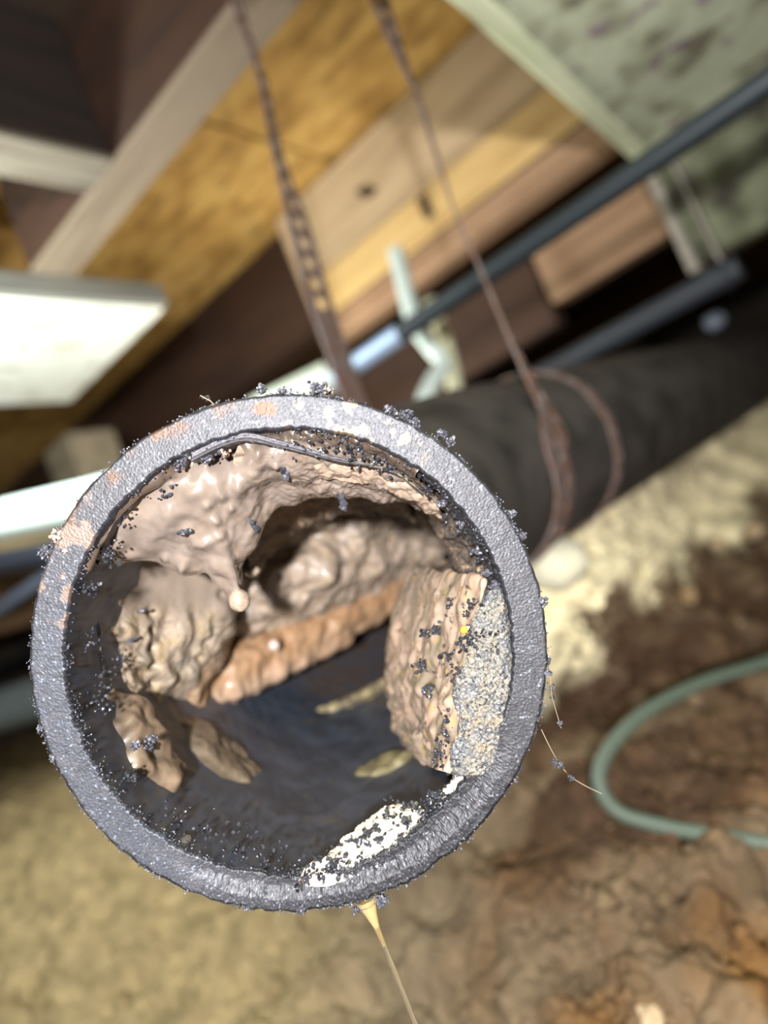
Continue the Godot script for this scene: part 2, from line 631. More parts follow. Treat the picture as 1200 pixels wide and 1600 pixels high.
func build_services() -> void:
	var zinc := plain("galvanised_steel", Color(0.17, 0.20, 0.22), 0.5, 0.3)
	var zinc_dark := plain("dull_conduit", Color(0.20, 0.22, 0.25), 0.55, 0.2)
	var base := Vector3(0.537, 0.415, 0.2)
	var t := thing("conduit", "slim blue grey conduit passing above the cut pipe and below the green plank", "conduit", base)
	part("pipe", tube([Vector3(0.537, 0.415, 0.3), Vector3(0.537, 0.415, -0.33)], 0.0085, 20, base), zinc, t)
	var lit := part("pipe", tube([Vector3(0.537, 0.415, -0.33), Vector3(0.537, 0.414, -2.5)], 0.009, 20, base), plain("lit_conduit", Color(0.62, 0.70, 0.82), 0.45, 0.2), t)  # same conduit, paler: the work lamp light is put into its colour
	lit.set_meta("label", "pale blue length with lamp light painted in")
	base = Vector3(0.80, 0.375, -0.2)
	t = thing("conduit", "dull dark conduit held by a pale hanger, low behind the rusty strap", "conduit", base)
	part("pipe", tube([Vector3(0.80, 0.372, -0.11), Vector3(0.80, 0.372, -2.5)], 0.0125, 20, base), zinc_dark, t)
	var hang := thing("conduit_hanger", "pale grey metal hanger at the near end of the lower dull conduit", "hanger", Vector3(0.80, 0.36, -0.125))
	var strap := part("strip", block(Vector3(0.022, 0.15, 0.003), 0.001), plain("pale_hanger", Color(0.55, 0.53, 0.50), 0.6, 0.1), hang)
	strap.position = Vector3(0.015, 0.085, 0)
	strap.rotation.z = 0.1
	var ring: Array = []
	for i in 13:
		var a := TAU * i / 12.0
		ring.append(Vector3(0.80 + cos(a) * 0.0145, 0.372 + sin(a) * 0.0145, -0.125))
	part("clamp", tube(ring, 0.002, 8, Vector3(0.80, 0.36, -0.125)), zinc_dark, hang)
	var knob := solo("threaded_plug", stone_mesh(0.016, 4.0, 0.12, lin(120, 130, 145)), tinted("dim_cap", 0.5), "small dim grey pipe plug in the dark beneath the lower conduit", "plug", WZ(1117, 502, 0.95))
	knob.rotation.z = 0.4
	# white cables
	var white := plain("white_cable_sheath", Color(0.80, 0.86, 0.84), 0.5)
	var cream := plain("cream_cable_sheath", Color(0.80, 0.80, 0.68), 0.5)
	var pts: Array = [WZ(618, 392, 0.80), WZ(628, 430, 0.79), WZ(638, 470, 0.78), WZ(651, 512, 0.77), WZ(676, 545, 0.76), WZ(692, 568, 0.755), WZ(674, 600, 0.75), WZ(660, 640, 0.75), WZ(662, 700, 0.76), WZ(680, 760, 0.77)]
	solo("cable", tube(smooth_path(pts, 50), 0.0088, 14, pts[5]), white, "bright white cable bent round behind the conduit, left of the cream one", "cable", pts[5])
	pts = [WZ(672, 470, 0.79), WZ(684, 500, 0.785), WZ(697, 540, 0.775), WZ(709, 590, 0.765), WZ(715, 640, 0.76), WZ(720, 700, 0.77), WZ(730, 760, 0.78)]
	solo("cable", tube(smooth_path(pts, 40), 0.0085, 14, pts[3]), cream, "cream cable crossing the white one just above the iron pipe", "cable", pts[3])
	# white pipe at the left edge and the grey one below it
	pts = [WZ(-220, 868, 0.80), WZ(0, 815, 0.70), WZ(150, 781, 0.65), WZ(300, 740, 0.6)]
	solo("plastic_pipe", tube(smooth_path(pts, 20), 0.0195, 24, pts[1]), plain("white_plastic", Color(0.80, 0.87, 0.86), 0.4), "white plastic pipe running in behind the left side of the cut pipe", "pipe", pts[1])
	pts = [WZ(-200, 915, 0.95), WZ(0, 880, 0.86), WZ(150, 850, 0.8), WZ(300, 820, 0.76)]
	solo("plastic_pipe", tube(smooth_path(pts, 20), 0.014, 24, pts[1]), plain("slate_plastic", Color(0.20, 0.22, 0.27), 0.5), "dark slate pipe just below the white plastic pipe", "pipe", pts[1])
	pts = [WZ(-220, 1180, 1.15), WZ(0, 1110, 1.05), WZ(150, 1062, 0.98), WZ(300, 1010, 0.93)]
	solo("plastic_pipe", tube(smooth_path(pts, 20), 0.030, 24, pts[1]), plain("grey_plastic", Color(0.40, 0.44, 0.45), 0.45), "thick blurred grey pipe lying along the edge of the soil", "pipe", pts[1])
	pts = [WZ(400, 645, 0.70), WZ(455, 618, 0.70), WZ(515, 588, 0.70)]
	solo("plastic_pipe", tube(smooth_path(pts, 12), 0.015, 20, pts[1]), plain("white_sleeve", Color(0.84, 0.88, 0.82), 0.45), "short white sleeve between the cut rim and the left rusty strap", "pipe", pts[1])


# ---------------------------------------------------------------- soil
func soil_height(q: Vector3, _u: float, _v: float) -> float:
	var a := big.get_noise_3dv(q * 0.22) * 20.0
	var b := mid.get_noise_3d(q.x * 0.16, q.y * 0.30, q.z * 0.16) * 7.0
	var g := cell.get_noise_3dv(q * 0.55)
	return a + b + maxf(0.0, -g - 0.35) * 6.0 + mid.get_noise_3dv(q * 0.7) * 1.1


func soil_tint(q: Vector3, _u: float, _v: float, _d: float) -> Color:
	var y := W(q * 0.001).y
	var n := big.get_noise_3dv(q * 0.16 + Vector3(40, 0, 0))
	var m := mid.get_noise_3dv(q * 0.16 + Vector3(0, 60, 0))
	var right := smoothstep(10.0, 110.0, q.x)
	var c := lin(140, 124, 92).lerp(lin(116, 102, 82), smoothstep(-90.0, 20.0, q.x))
	c = c.lerp(lin(112, 94, 74), right * 0.9)
	c = c.lerp(lin(116, 84, 50), right * clampf(n * 3.0 + 0.5, 0.0, 0.9))
	var brown := smoothstep(0.015, 0.05, y)
	c = c.lerp(lin(74, 58, 46), right * brown * clampf(0.75 + n * 2.0, 0.0, 0.95))
	c = c.lerp(lin(236, 224, 186), right * smoothstep(0.115, 0.150, y + n * 0.06))
	c = c.lerp(c * 1.45, clampf(m * 1.5 - 0.12, 0.0, 0.6))
	c = c.lerp(c * 0.55, clampf(-m * 1.5 - 0.15, 0.0, 0.6))
	return c * (0.95 + 0.12 * fine.get_noise_3dv(q * 0.2))


func build_ground() -> void:
	var p := func(rows: Array) -> Array:
		var out := []
		for r in rows:
			out.append(Z(r[0], r[1], r[2]))
		return out
	var net := [
		(p as Callable).call([[-500, 1350, 3.3], [0, 1166, 2.2], [300, 1050, 1.6], [600, 960, 0.9], [830, 862, 0.53], [1000, 742, 0.69], [1200, 612, 1.12], [1700, 330, 2.2]]),
		(p as Callable).call([[-500, 1450, 1.6], [0, 1240, 1.15], [300, 1150, 0.92], [600, 1100, 0.68], [850, 960, 0.50], [1000, 850, 0.61], [1200, 720, 0.93], [1700, 450, 1.8]]),
		(p as Callable).call([[-500, 1560, 0.95], [0, 1330, 0.8], [300, 1280, 0.68], [600, 1230, 0.56], [850, 1130, 0.53], [1010, 1000, 0.56], [1200, 880, 0.72], [1700, 700, 1.2]]),
		(p as Callable).call([[-500, 1720, 0.7], [0, 1450, 0.62], [300, 1420, 0.52], [600, 1380, 0.46], [850, 1280, 0.43], [1010, 1180, 0.43], [1200, 1080, 0.5], [1700, 950, 0.7]]),
		(p as Callable).call([[-500, 1900, 0.55], [0, 1620, 0.5], [300, 1600, 0.42], [600, 1560, 0.38], [850, 1480, 0.345], [1010, 1420, 0.335], [1200, 1350, 0.35], [1700, 1250, 0.45]]),
		(p as Callable).call([[-600, 2350, 0.4], [0, 2100, 0.36], [300, 2050, 0.31], [600, 2000, 0.28], [850, 1900, 0.265], [1010, 1850, 0.255], [1200, 1800, 0.25], [1700, 1700, 0.3]])]
	var soil := tinted("crumbly_soil", 0.95, 0.0, 0.2)
	var g := structure("ground", sheet(net, 520, 420, Vector3.ZERO, soil_height, soil_tint), soil, Vector3.ZERO)
	g.set_meta("label", "crumbly tan and rust brown soil floor of the crawl space")
	# the flat bed that carries on under and behind it
	structure("floor", block(Vector3(4.6, 0.1, 4.4)), plain("packed_earth", Color(0.33, 0.26, 0.19), 1.0), Vector3(1.0, -0.19, -0.5))
	# clods and pebbles that can be told apart
	var spots := [[1165, 1560, 0.300, 9.0, "large crusty pale clod near the lower right corner of the soil"],
		[1020, 1590, 0.300, 6.0, "flat pale clod at the bottom beside the large crusty one"],
		[1075, 1572, 0.300, 3.2, "upper of the two small white pebbles left of the crusty clod"], [1108, 1588, 0.298, 2.6, "lower of the two small white pebbles left of the crusty clod"],
		[918, 1493, 0.345, 3.6, "pinkish pebble alone on the rust brown soil"], [1064, 1436, 0.345, 3.2, "small tan pebble in the brown hollow below the green cable"],
		[1090, 1270, 0.40, 4.6, "long pale pebble inside the loop of the green cable"], [1152, 1180, 0.44, 4.6, "pale pebble near the upper arm of the green cable"],
		[1145, 975, 0.60, 7.5, "rounded tan clod on the bank above the green cable"], [1075, 930, 0.62, 9.0, "broad pale clod on the bank below the iron pipe"],
		[1180, 830, 0.74, 10.0, "pale green clod high on the bank"], [1120, 850, 0.70, 8.0, "brown clod under the pale green one"],
		[957, 1300, 0.395, 4.0, "pale pebble just below the bend of the green cable"], [872, 882, 0.475, 22.0, "big smooth whitish lump against the rim of the cut pipe"]]
	for k in spots.size():
		var s: Array = spots[k]
		var rough := 0.55 if s[3] > 5.0 and s[3] < 12.0 else 0.28
		var col := lin(196, 172, 140) if k % 3 else lin(178, 150, 112)
		if k == 13:
			col = lin(236, 232, 206)
			rough = 0.12
		elif k in [2, 3]:
			col = lin(226, 214, 196)
		elif k == 4:
			col = lin(206, 164, 140)
		solo("pebble" if s[3] < 5.0 else "soil_clod", stone_mesh(s[3] * 0.001, k + 1.0, rough, col), soil, s[4], "pebble" if s[3] < 5.0 else "clod", WZ(s[0], s[1], s[2]), "pebbles and clods on the soil")
	# scattered small crumbs of soil
	var items := []
	for i in 2600:
		var u := rng.randf()
		var v := rng.randf_range(0.1, 0.95)
		var col2 := []
		for row in net:
			col2.append(spline(row, u))
		var q := spline(col2, v)
		var h := soil_height(q * 1000.0, u, v)
		var w := W(q) + Vector3(0, h * 0.0009, 0)
		items.append([w, rng.randf_range(0.0012, 0.0038) * (1.0 if rng.randf() < 0.85 else 1.9), soil_tint(q * 1000.0, u, v, 0.0) * rng.randf_range(0.9, 1.35)])
	var grit := solo("soil_crumbs", crumbs(items, Vector3.ZERO), soil, "loose crumbs of soil strewn over the ground", "soil", Vector3.ZERO)
	grit.set_meta("kind", "stuff")
	# green cable
	var pts := [WZ(1700, 905, 0.62), WZ(1450, 950, 0.54), WZ(1320, 988, 0.497), WZ(1200, 1034, 0.465), WZ(1100, 1066, 0.44), WZ(1010, 1112, 0.415), WZ(952, 1170, 0.398), WZ(936, 1222, 0.388), WZ(966, 1268, 0.382), WZ(1040, 1292, 0.372), WZ(1110, 1304, 0.362), WZ(1200, 1318, 0.352), WZ(1330, 1330, 0.34), WZ(1600, 1400, 0.33)]
	solo("cable", tube(smooth_path(pts, 90), 0.0040, 14, pts[7]), plain("green_sheath", Color(0.33, 0.375, 0.33), 0.6), "dull green cable looping over the brown soil", "cable", pts[7])


# ---------------------------------------------------------------- rusty hanger straps
func ribbon(path: Array, widths: Array, half: float, thick: float, base: Vector3, tint: Callable) -> ArrayMesh:
	# path: world points evenly spread; a hole in every cell whose number allows it
	var n := path.size()
	var v := PackedVector3Array()
	var c := PackedColorArray()
	var idx := PackedInt32Array()
	var length := 0.0
	for i in n - 1:
		length += (path[i + 1] - path[i]).length()
	var cells := int(length / 0.0140)
	var at := func(u: float, y: float, side: float) -> Vector3:      # u along 0..1, y across -1..1, side -1 or 1
		var p := spline(path, clampf(u, 0.0, 1.0))
		var t := (spline(path, clampf(u + 0.004, 0.0, 1.0)) - spline(path, clampf(u - 0.004, 0.0, 1.0))).normalized()
		var wd := spline(widths, clampf(u, 0.0, 1.0))
		wd = (wd - t * wd.dot(t)).normalized()
		return p + wd * (y * half) + t.cross(wd) * (side * thick * 0.5) - base
	var quad := func(p0: Vector3, p1: Vector3, p2: Vector3, p3: Vector3) -> void:
		var k := v.size()
		for q in [p0, p1, p2, p3]:
			v.append(q)
			c.append((tint as Callable).call((q + base) * 1000.0))
		idx.append_array(PackedInt32Array([k, k + 1, k + 2, k, k + 2, k + 3]))
	var m := 20
	for k in cells:
		var u0 := float(k) / cells
		var du := 1.0 / cells
		var inner := []
		var outer := []
		for i in m:
			var a := TAU * (i + 0.5) / m
			var d := Vector2(cos(a), sin(a))
			var open := 0.05 if (k > 0.262 * cells and k < 0.35 * cells) else 1.0
			inner.append(Vector2(0.5 + d.x * 0.33 * open, d.y * 0.44 * open))
			var e := d / maxf(absf(d.x), absf(d.y))
			outer.append(Vector2(0.5 + e.x * 0.5, e.y))
		for i in m:
			var j := (i + 1) % m
			var pin := [inner[i], inner[j]]
			var pout := [outer[i], outer[j]]
			if absf(pout[0].x - pout[1].x) > 0.01 and absf(pout[0].y - pout[1].y) > 0.01:
				pass
			for side in [-1.0, 1.0]:
				var a0: Vector3 = at.call(u0 + pin[0].x * du, pin[0].y, side)
				var a1: Vector3 = at.call(u0 + pin[1].x * du, pin[1].y, side)
				var b0: Vector3 = at.call(u0 + pout[0].x * du, pout[0].y, side)
				var b1: Vector3 = at.call(u0 + pout[1].x * du, pout[1].y, side)
				if side > 0:
					quad.call(a0, a1, b1, b0)
				else:
					quad.call(a1, a0, b0, b1)
			var f0: Vector3 = at.call(u0 + pin[0].x * du, pin[0].y, -1.0)
			var f1: Vector3 = at.call(u0 + pin[1].x * du, pin[1].y, -1.0)
			var g1: Vector3 = at.call(u0 + pin[1].x * du, pin[1].y, 1.0)
			var g0: Vector3 = at.call(u0 + pin[0].x * du, pin[0].y, 1.0)
			quad.call(f0, f1, g1, g0)
		for y in [-1.0, 1.0]:
			for h in 4:
				var s0 := u0 + du * h / 4.0
				var s1 := u0 + du * (h + 1) / 4.0
				quad.call(at.call(s0, y, -1.0), at.call(s1, y, -1.0), at.call(s1, y, 1.0), at.call(s0, y, 1.0))
	return mesh_of(v, PackedVector3Array(), c, idx)


func build_straps() -> void:
	var rust := func(q: Vector3) -> Color:
		var n := mid.get_noise_3dv(q * 0.5)
		var c := lin(116, 104, 102).lerp(lin(110, 76, 60), clampf(n * 1.6 + 0.35, 0.0, 1.0))
		return c.lerp(lin(168, 158, 150), clampf(fine.get_noise_3dv(q * 0.2) * 1.2 - 0.35, 0.0, 0.8))
	var iron := tinted("rusty_strap_steel", 0.55, 0.25)
	var axis := eye(0.757, 0.301, 1.0).normalized()
	var cn := pipe_run(-0.015)
	var wx := (W(axis) - W(Vector3.ZERO)).normalized()
	var up := (Vector3.UP - wx * wx.y).normalized()
	var near := wx.cross(up)
	if near.dot(CAM - W(cn)) < 0.0:
		near = -near
	var view := (W(cn) - CAM).normalized()
	var base := W(cn)
	var rr := 0.0582
	var path := []
	var wid := []
	for q in [[362, -60, 0.50], [372, 15, 0.497], [408, 120, 0.493], [432, 230, 0.49], [464, 340, 0.486], [490, 437, 0.482], [517, 520, 0.479], [552, 620, 0.476], [590, 710, 0.474]]:
		path.append(WZ(q[0], q[1], q[2]))
	for k in [0.2, 0.2, 0.12, 0.2, 0.8, 1.0, 1.0, 1.0, 1.0]:
		wid.append((wx * k + view * (1.0 - k)).normalized())
	for k in range(0, 9):
		var a := PI + PI * k / 8.0
		path.append(W(cn) + near * (cos(a) * rr) + up * (sin(a) * rr))
		wid.append(wx)
	for q in [[862, 655, 0.408], [828, 590, 0.418], [790, 512, 0.43], [744, 405, 0.445], [712, 335, 0.452], [684, 250, 0.46], [655, 160, 0.468], [622, 80, 0.475], [596, 10, 0.48], [572, -75, 0.488]]:
		path.append(WZ(q[0], q[1], q[2]))
	for k in [0.8, 0.5, 0.3, 0.2, 0.2, 0.25, 0.35, 0.65, 1.0, 1.0]:
		wid.append((wx * k + view * (1.0 - k)).normalized())
	var t := thing("hanger_strap", "rusty perforated hanger strap slung under the iron pipe from the joists", "strap", base)
	var even := evenly(path, wid, 160)
	part("perforated_band", ribbon(even[0], even[1], 0.0108, 0.0016, base, rust), iron, t)
	# a second loop further along the pipe
	cn = pipe_run(0.055)
	base = W(cn)
	var loop := []
	var wl := []
	for k in 13:
		var a := TAU * k / 12.0
		loop.append(W(cn) + near * (cos(a) * 0.0572) + up * (sin(a) * 0.0572))
		wl.append(wx)
	t = thing("hanger_strap", "dark rusty band tight around the iron pipe, beyond the slung strap", "strap", base)
	part("perforated_band", ribbon(loop, wl, 0.005, 0.0012, base, rust), iron, t)


func evenly(path: Array, other: Array, count: int) -> Array:      # both lists again, at even distances along the first
	var m := 800
	var sum := PackedFloat32Array([0.0])
	for i in m:
		sum.append(sum[i] + (spline(path, float(i + 1) / m) - spline(path, float(i) / m)).length())
	var a := []
	var b := []
	var k := 0
	for i in count:
		var want := sum[m] * i / (count - 1)
		while k < m - 1 and sum[k + 1] < want:
			k += 1
		var t := (k + (want - sum[k]) / maxf(sum[k + 1] - sum[k], 1e-9)) / m
		a.append(spline(path, t))
		b.append(spline(other, t))
	return [a, b]


func pipe_run(s: float) -> Vector3:
	return eye(0.0625, 0.0215, 0.446) + eye(0.757, 0.301, 1.0) * s


# ---------------------------------------------------------------- the cut pipe
func pipe_axis(t: float) -> Vector3:      # 0..1 the bend behind the mouth, beyond 1 the straight run
	if t > 1.0:
		return pipe_run(0.0) + (pipe_run(1.0) - pipe_run(0.0)) * (t - 1.0)
	var a := eye(-0.0205, -0.0302, MOUTH)
	var b := eye(-0.0167, -0.0398, 0.267)
	var d := pipe_run(0.0)
	var c := d - eye(0.757, 0.301, 1.0) * 0.09
	return a.bezier_interpolate(b, c, d, t)


func pipe_point(t: float, phi: float, r: float) -> Vector3:
	var tan := (pipe_axis(t + 0.002) - pipe_axis(maxf(t - 0.002, 0.0))).normalized()
	tan = eye(0, 0, 1).slerp(tan, clampf(t * 5.0, 0.0, 1.0))
	var side := eye(1, 0, 0)
	side = (side - tan * side.dot(tan)).normalized()
	var up := eye(0, 1, 0)
	up = (up - tan * up.dot(tan) - side * up.dot(side)).normalized()
	return pipe_axis(t) + (side * cos(phi) + up * sin(phi)) * r


func wall(deg: float, s: float, k := 1.0) -> Vector3:      # a point on the inside of the pipe, s mm behind the mouth
	return pipe_point(s * 0.001 / 0.32, deg_to_rad(deg), R_IN * k)


func rim_wobble(phi: float, outer: bool) -> float:      # metres
	var d := Vector3(cos(phi), sin(phi), 3.0 if outer else 9.0)
	var w := 0.00025 * big.get_noise_3dv(d * 28.0) + 0.00035 * mid.get_noise_3dv(d * 60.0)
	var deg := fposmod(rad_to_deg(phi), 360.0)
	var rag := smoothstep(235.0, 262.0, deg) * (1.0 - smoothstep(310.0, 330.0, deg))
	w += 0.0007 * rag * mid.get_noise_3dv(d * 90.0)
	if not outer:
		# the iron is thicker at the lower right, and the lower left lip is toothed by the saw
		w -= 0.0016 * smoothstep(296.0, 318.0, deg) * (1.0 - smoothstep(328.0, 350.0, deg))
		w += 0.0004 * mid.get_noise_3dv(d * 75.0)
		w += (0.00016 * sin(phi * 230.0) + 0.0002 * fine.get_noise_3dv(d * 30.0)) * smoothstep(165.0, 190.0, deg) * (1.0 - smoothstep(225.0, 250.0, deg))
	return w


func rim_tint(phi: float, k: float, q: Vector3) -> Color:
	var deg := fposmod(rad_to_deg(phi), 360.0)
	var c := lin(90, 91, 99)
	var n := fine.get_noise_3d((q.x * cos(phi + 0.45) + q.y * sin(phi + 0.45)) * 0.25, phi * 120.0, 4.0)
	c *= 0.9 + 0.22 * n + 0.35 * fine.get_noise_3dv(q * 1.1)
	var m := mid.get_noise_3dv(q * 1.3)
	# bluish on the left, darker and browner on the right
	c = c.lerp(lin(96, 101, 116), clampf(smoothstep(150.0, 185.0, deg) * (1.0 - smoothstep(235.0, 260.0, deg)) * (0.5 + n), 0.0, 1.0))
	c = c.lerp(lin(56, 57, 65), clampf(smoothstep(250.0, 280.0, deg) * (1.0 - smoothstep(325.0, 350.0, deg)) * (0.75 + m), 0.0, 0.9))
	c = c.lerp(lin(112, 108, 114), clampf(m * 1.3 - 0.2, 0.0, 0.5))
	# dried mud and rust smeared on the iron
	var rust := smoothstep(98.0, 112.0, deg) * (1.0 - smoothstep(150.0, 170.0, deg)) * smoothstep(0.35, 0.9, k)
	c = c.lerp(lin(118, 88, 70), clampf(rust * (mid.get_noise_3dv(q * 0.6 + Vector3(9, 0, 0)) * 2.2 + 0.25), 0.0, 0.85))
	var mud := smoothstep(138.0, 146.0, deg) * (1.0 - smoothstep(168.0, 180.0, deg))
	c = c.lerp(lin(152, 130, 120), clampf(mud * smoothstep(0.0, 0.16, mid.get_noise_3dv(q * 0.55 + Vector3(0, 0, 30)) - 0.06), 0.0, 0.95))
	var chips := smoothstep(52.0, 62.0, deg) * (1.0 - smoothstep(84.0, 94.0, deg))
	c = c.lerp(lin(168, 148, 126), clampf(chips * smoothstep(0.25, 0.34, mid.get_noise_3dv(q * 0.9 + Vector3(0, 20, 0))), 0.0, 1.0))
	var spot := Vector2((deg - 95.5) / 2.7, (k - 0.62) / 0.24)
	spot = Vector2(spot.x * 0.85 - spot.y * 0.5, spot.x * 0.3 + spot.y * 0.9)
	c = c.lerp(lin(134, 90, 66), 0.9 * (1.0 - smoothstep(0.7, 1.1, spot.length() + n * 0.5)))
	# specks of bright iron with their sparkle painted in, dark nicks along both edges
	c = c.lerp(lin(178, 186, 204), smoothstep(0.40, 0.52, fine.get_noise_3dv(q * 0.9 + Vector3(0, 0, 40))) * 0.75)
	var nick := smoothstep(0.02, 0.30, fine.get_noise_2d(phi * 95.0, k * 0.8)) * smoothstep(150.0, 185.0, deg)
	c = c.lerp(lin(44, 45, 52), nick * (smoothstep(0.78, 0.98, k) + 1.0 - smoothstep(0.04, 0.26, k)) * 0.8)
	# black along the inner lip
	c = c.lerp(lin(40, 40, 46), (1.0 - smoothstep(0.0, 0.07, k)) * 0.6)
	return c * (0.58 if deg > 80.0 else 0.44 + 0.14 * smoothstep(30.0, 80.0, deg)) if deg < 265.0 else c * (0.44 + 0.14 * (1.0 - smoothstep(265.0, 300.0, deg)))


func build_pipe() -> void:
	var base := W(pipe_axis(0.0)) - Vector3(0, R_OUT, 0)
	var t := thing("drain_pipe", "old cast iron drain pipe with its sawn open end facing the lens", "pipe", base)
	# the cut ring
	var nu := 2600
	var nv := 44
	var v := PackedVector3Array()
	var c := PackedColorArray()
	v.resize(nu * nv)
	c.resize(nu * nv)
	for i in nu:
		var phi := TAU * i / nu
		var ri := R_IN + rim_wobble(phi, false)
		var ro := R_OUT + rim_wobble(phi, true)
		var ca := cos(phi)
		var sa := sin(phi)
		var deg := fposmod(rad_to_deg(phi), 360.0)
		var low := smoothstep(236.0, 262.0, deg) * (1.0 - smoothstep(322.0, 345.0, deg))
		for j in nv:
			var k := float(j) / (nv - 1)
			var r := lerpf(ri, ro, k)
			var q := Vector3(ca * r, sa * r, 0.0) * 1000.0
			# saw marks: noise drawn out along a direction a little off the radius
			var along := q.x * cos(phi + 0.45) + q.y * sin(phi + 0.45)
			var across := phi * 51.0
			var s := fine.get_noise_3d(along * 0.30, across * 2.9, 4.0) * 0.032 + fine.get_noise_3d(q.x * 1.7, q.y * 1.7, 1.0) * 0.075
			s += mid.get_noise_3d(q.x * 0.8, q.y * 0.8, 7.0) * 0.06
			s += low * (fine.get_noise_3d(q.x * 0.9, q.y * 0.9, 20.0) * 0.10 + fine.get_noise_3d(phi * 160.0, along * 0.4, 2.0) * 0.10)
			var depth := s * 0.001
			# rounded arris on both edges, broken bevel along the bottom
			depth += 0.0006 * pow(1.0 - smoothstep(0.0, 0.10, k), 2.0) + 0.0006 * pow(smoothstep(0.92, 1.0, k), 2.0)
			depth += low * 0.0012 * smoothstep(0.30, 0.75, 1.0 - k + 0.10 * mid.get_noise_3d(q.x * 0.6, q.y * 0.6, 2.0))
			var p := pipe_axis(0.0) + eye(ca * r, sa * r, depth)
			v[j * nu + i] = W(p) - base
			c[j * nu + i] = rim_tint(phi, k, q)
	var n := grid_normals(v, nu, nv, true)
	var flip := n[nu * 20].dot(CAM - W(pipe_axis(0.0))) < 0.0
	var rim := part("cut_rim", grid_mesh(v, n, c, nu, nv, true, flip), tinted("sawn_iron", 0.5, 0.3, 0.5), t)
	rim.set_meta("label", "sawn grey blue iron face of the cut")
	# inner and outer skins
	for side in [0, 1]:
		nu = 420
		nv = 260
		v = PackedVector3Array()
		c = PackedColorArray()
		v.resize(nu * nv)
		c.resize(nu * nv)
		for j in nv:
			var f := float(j) / (nv - 1)
			var tt := f * 1.35 if side == 0 else pow(f, 1.6) * 2.8
			for i in nu:
				var phi := TAU * i / nu
				var r := (R_IN + rim_wobble(phi, false) * (1.0 - smoothstep(0.0, 0.06, tt))) if side == 0 else (R_OUT + rim_wobble(phi, true) * (1.0 - smoothstep(0.0, 0.03, tt)))
				var p := pipe_point(tt, phi, r)
				if j == 0:
					p.z += 0.0005
				var q := p * 1000.0
				var bump := mid.get_noise_3dv(q * 0.9) * 0.00022 + fine.get_noise_3dv(q * 0.5) * 0.00010
				if side == 1:
					bump = mid.get_noise_3dv(q * 0.5) * 0.0004
				if j > 0:
					p += (pipe_axis(tt) - p).normalized() * bump
				v[j * nu + i] = W(p) - base
				if side == 0:
					var m := mid.get_noise_3dv(q * 0.35)
					var b := lin(64, 70, 82).lerp(lin(46, 50, 58), clampf(m + 0.3, 0.0, 1.0))
					b = b.lerp(lin(86, 72, 60), smoothstep(0.34, 0.40, tt) * (0.55 + 0.5 * m))
					c[j * nu + i] = b.lerp(lin(82, 77, 70), clampf(mid.get_noise_3dv(q * 0.5 + Vector3(0, 33, 0)) * 1.8 - 0.55, 0.0, 0.5))
				else:
					c[j * nu + i] = lin(70, 66, 63).lerp(lin(40, 38, 37), clampf(big.get_noise_3dv(q * 0.4) * 1.2 + 0.3, 0.0, 1.0))
		n = grid_normals(v, nu, nv, true)
		var mid_axis := W(pipe_axis(0.3)) - base
		var k := int(nv * 0.3) * nu
		flip = n[k].dot(W(pipe_axis(0.3 * 1.35 if side == 0 else 2.8 * pow(0.3, 1.6))) - base - v[k]) < 0.0
		if side == 1:
			flip = not flip
		if side == 0:
			part("inner_wall", grid_mesh(v, n, c, nu, nv, true, flip), tinted("wet_black_iron", 0.34, 0.1, 0.5), t)
		else:
			part("outer_wall", grid_mesh(v, n, c, nu, nv, true, flip), tinted("dull_iron", 0.75, 0.1, 0.4), t)
	# clusters of burr left by the saw along the edges
	var iron := tinted("iron_burr", 0.4, 0.3)
	var burrs := [[408, 606, 7, 0], [440, 611, 6, 0], [494, 606, 16, 0], [512, 610, 8, 1], [612, 640, 8, 0], [634, 648, 14, 0], [648, 660, 9, 0], [690, 678, 10, 0], [704, 690, 6, 0], [800, 802, 5, 0], [818, 838, 6, 0],
		[847, 940, 8, 0], [852, 1052, 5, 0], [90, 838, 22, 1], [70, 862, 18, 0], [100, 862, 12, 1], [64, 1140, 5, 0], [84, 1184, 4, 0], [190, 1318, 4, 0], [296, 1386, 5, 0], [383, 1416, 12, 0], [596, 1408, 14, 0], [560, 1422, 6, 0], [470, 1424, 7, 0],
		[318, 712, 22, 0], [278, 722, 14, 0], [345, 706, 10, 1], [762, 898, 7, 0], [776, 916, 7, 0], [746, 862, 6, 0], [722, 820, 6, 0], [692, 788, 5, 0], [180, 1250, 10, 0], [206, 1170, 10, 0], [232, 1160, 8, 0]]
	for b in burrs:
		var items := []
		var at := K(b[0], b[1], 0.4)
		var out := Vector2(b[0] - 451.0, b[1] - 1020.0)
		var edge := out.length() > 380.0
		for i in b[2] * 6:
			var sp: float = 1.3 if b[2] > 12 else 0.8
			var o := Vector3(rng.randfn(0.0, 0.5) * sp, rng.randfn(0.0, 0.42) * sp, rng.randfn(0.5, 0.6)) * 0.001
			if not edge:
				o.z += 0.002
			var col := lin(92, 92, 102) * rng.randf_range(0.5, 1.5)
			if b[3] == 1 and rng.randf() < 0.6:
				col = lin(206, 178, 160)
			items.append([W(at + o), rng.randf_range(0.00025, 0.00062), col])
		part("burr", crumbs(items, base), iron, t)
	# fine filings all along the rim: past counting
	var items := []
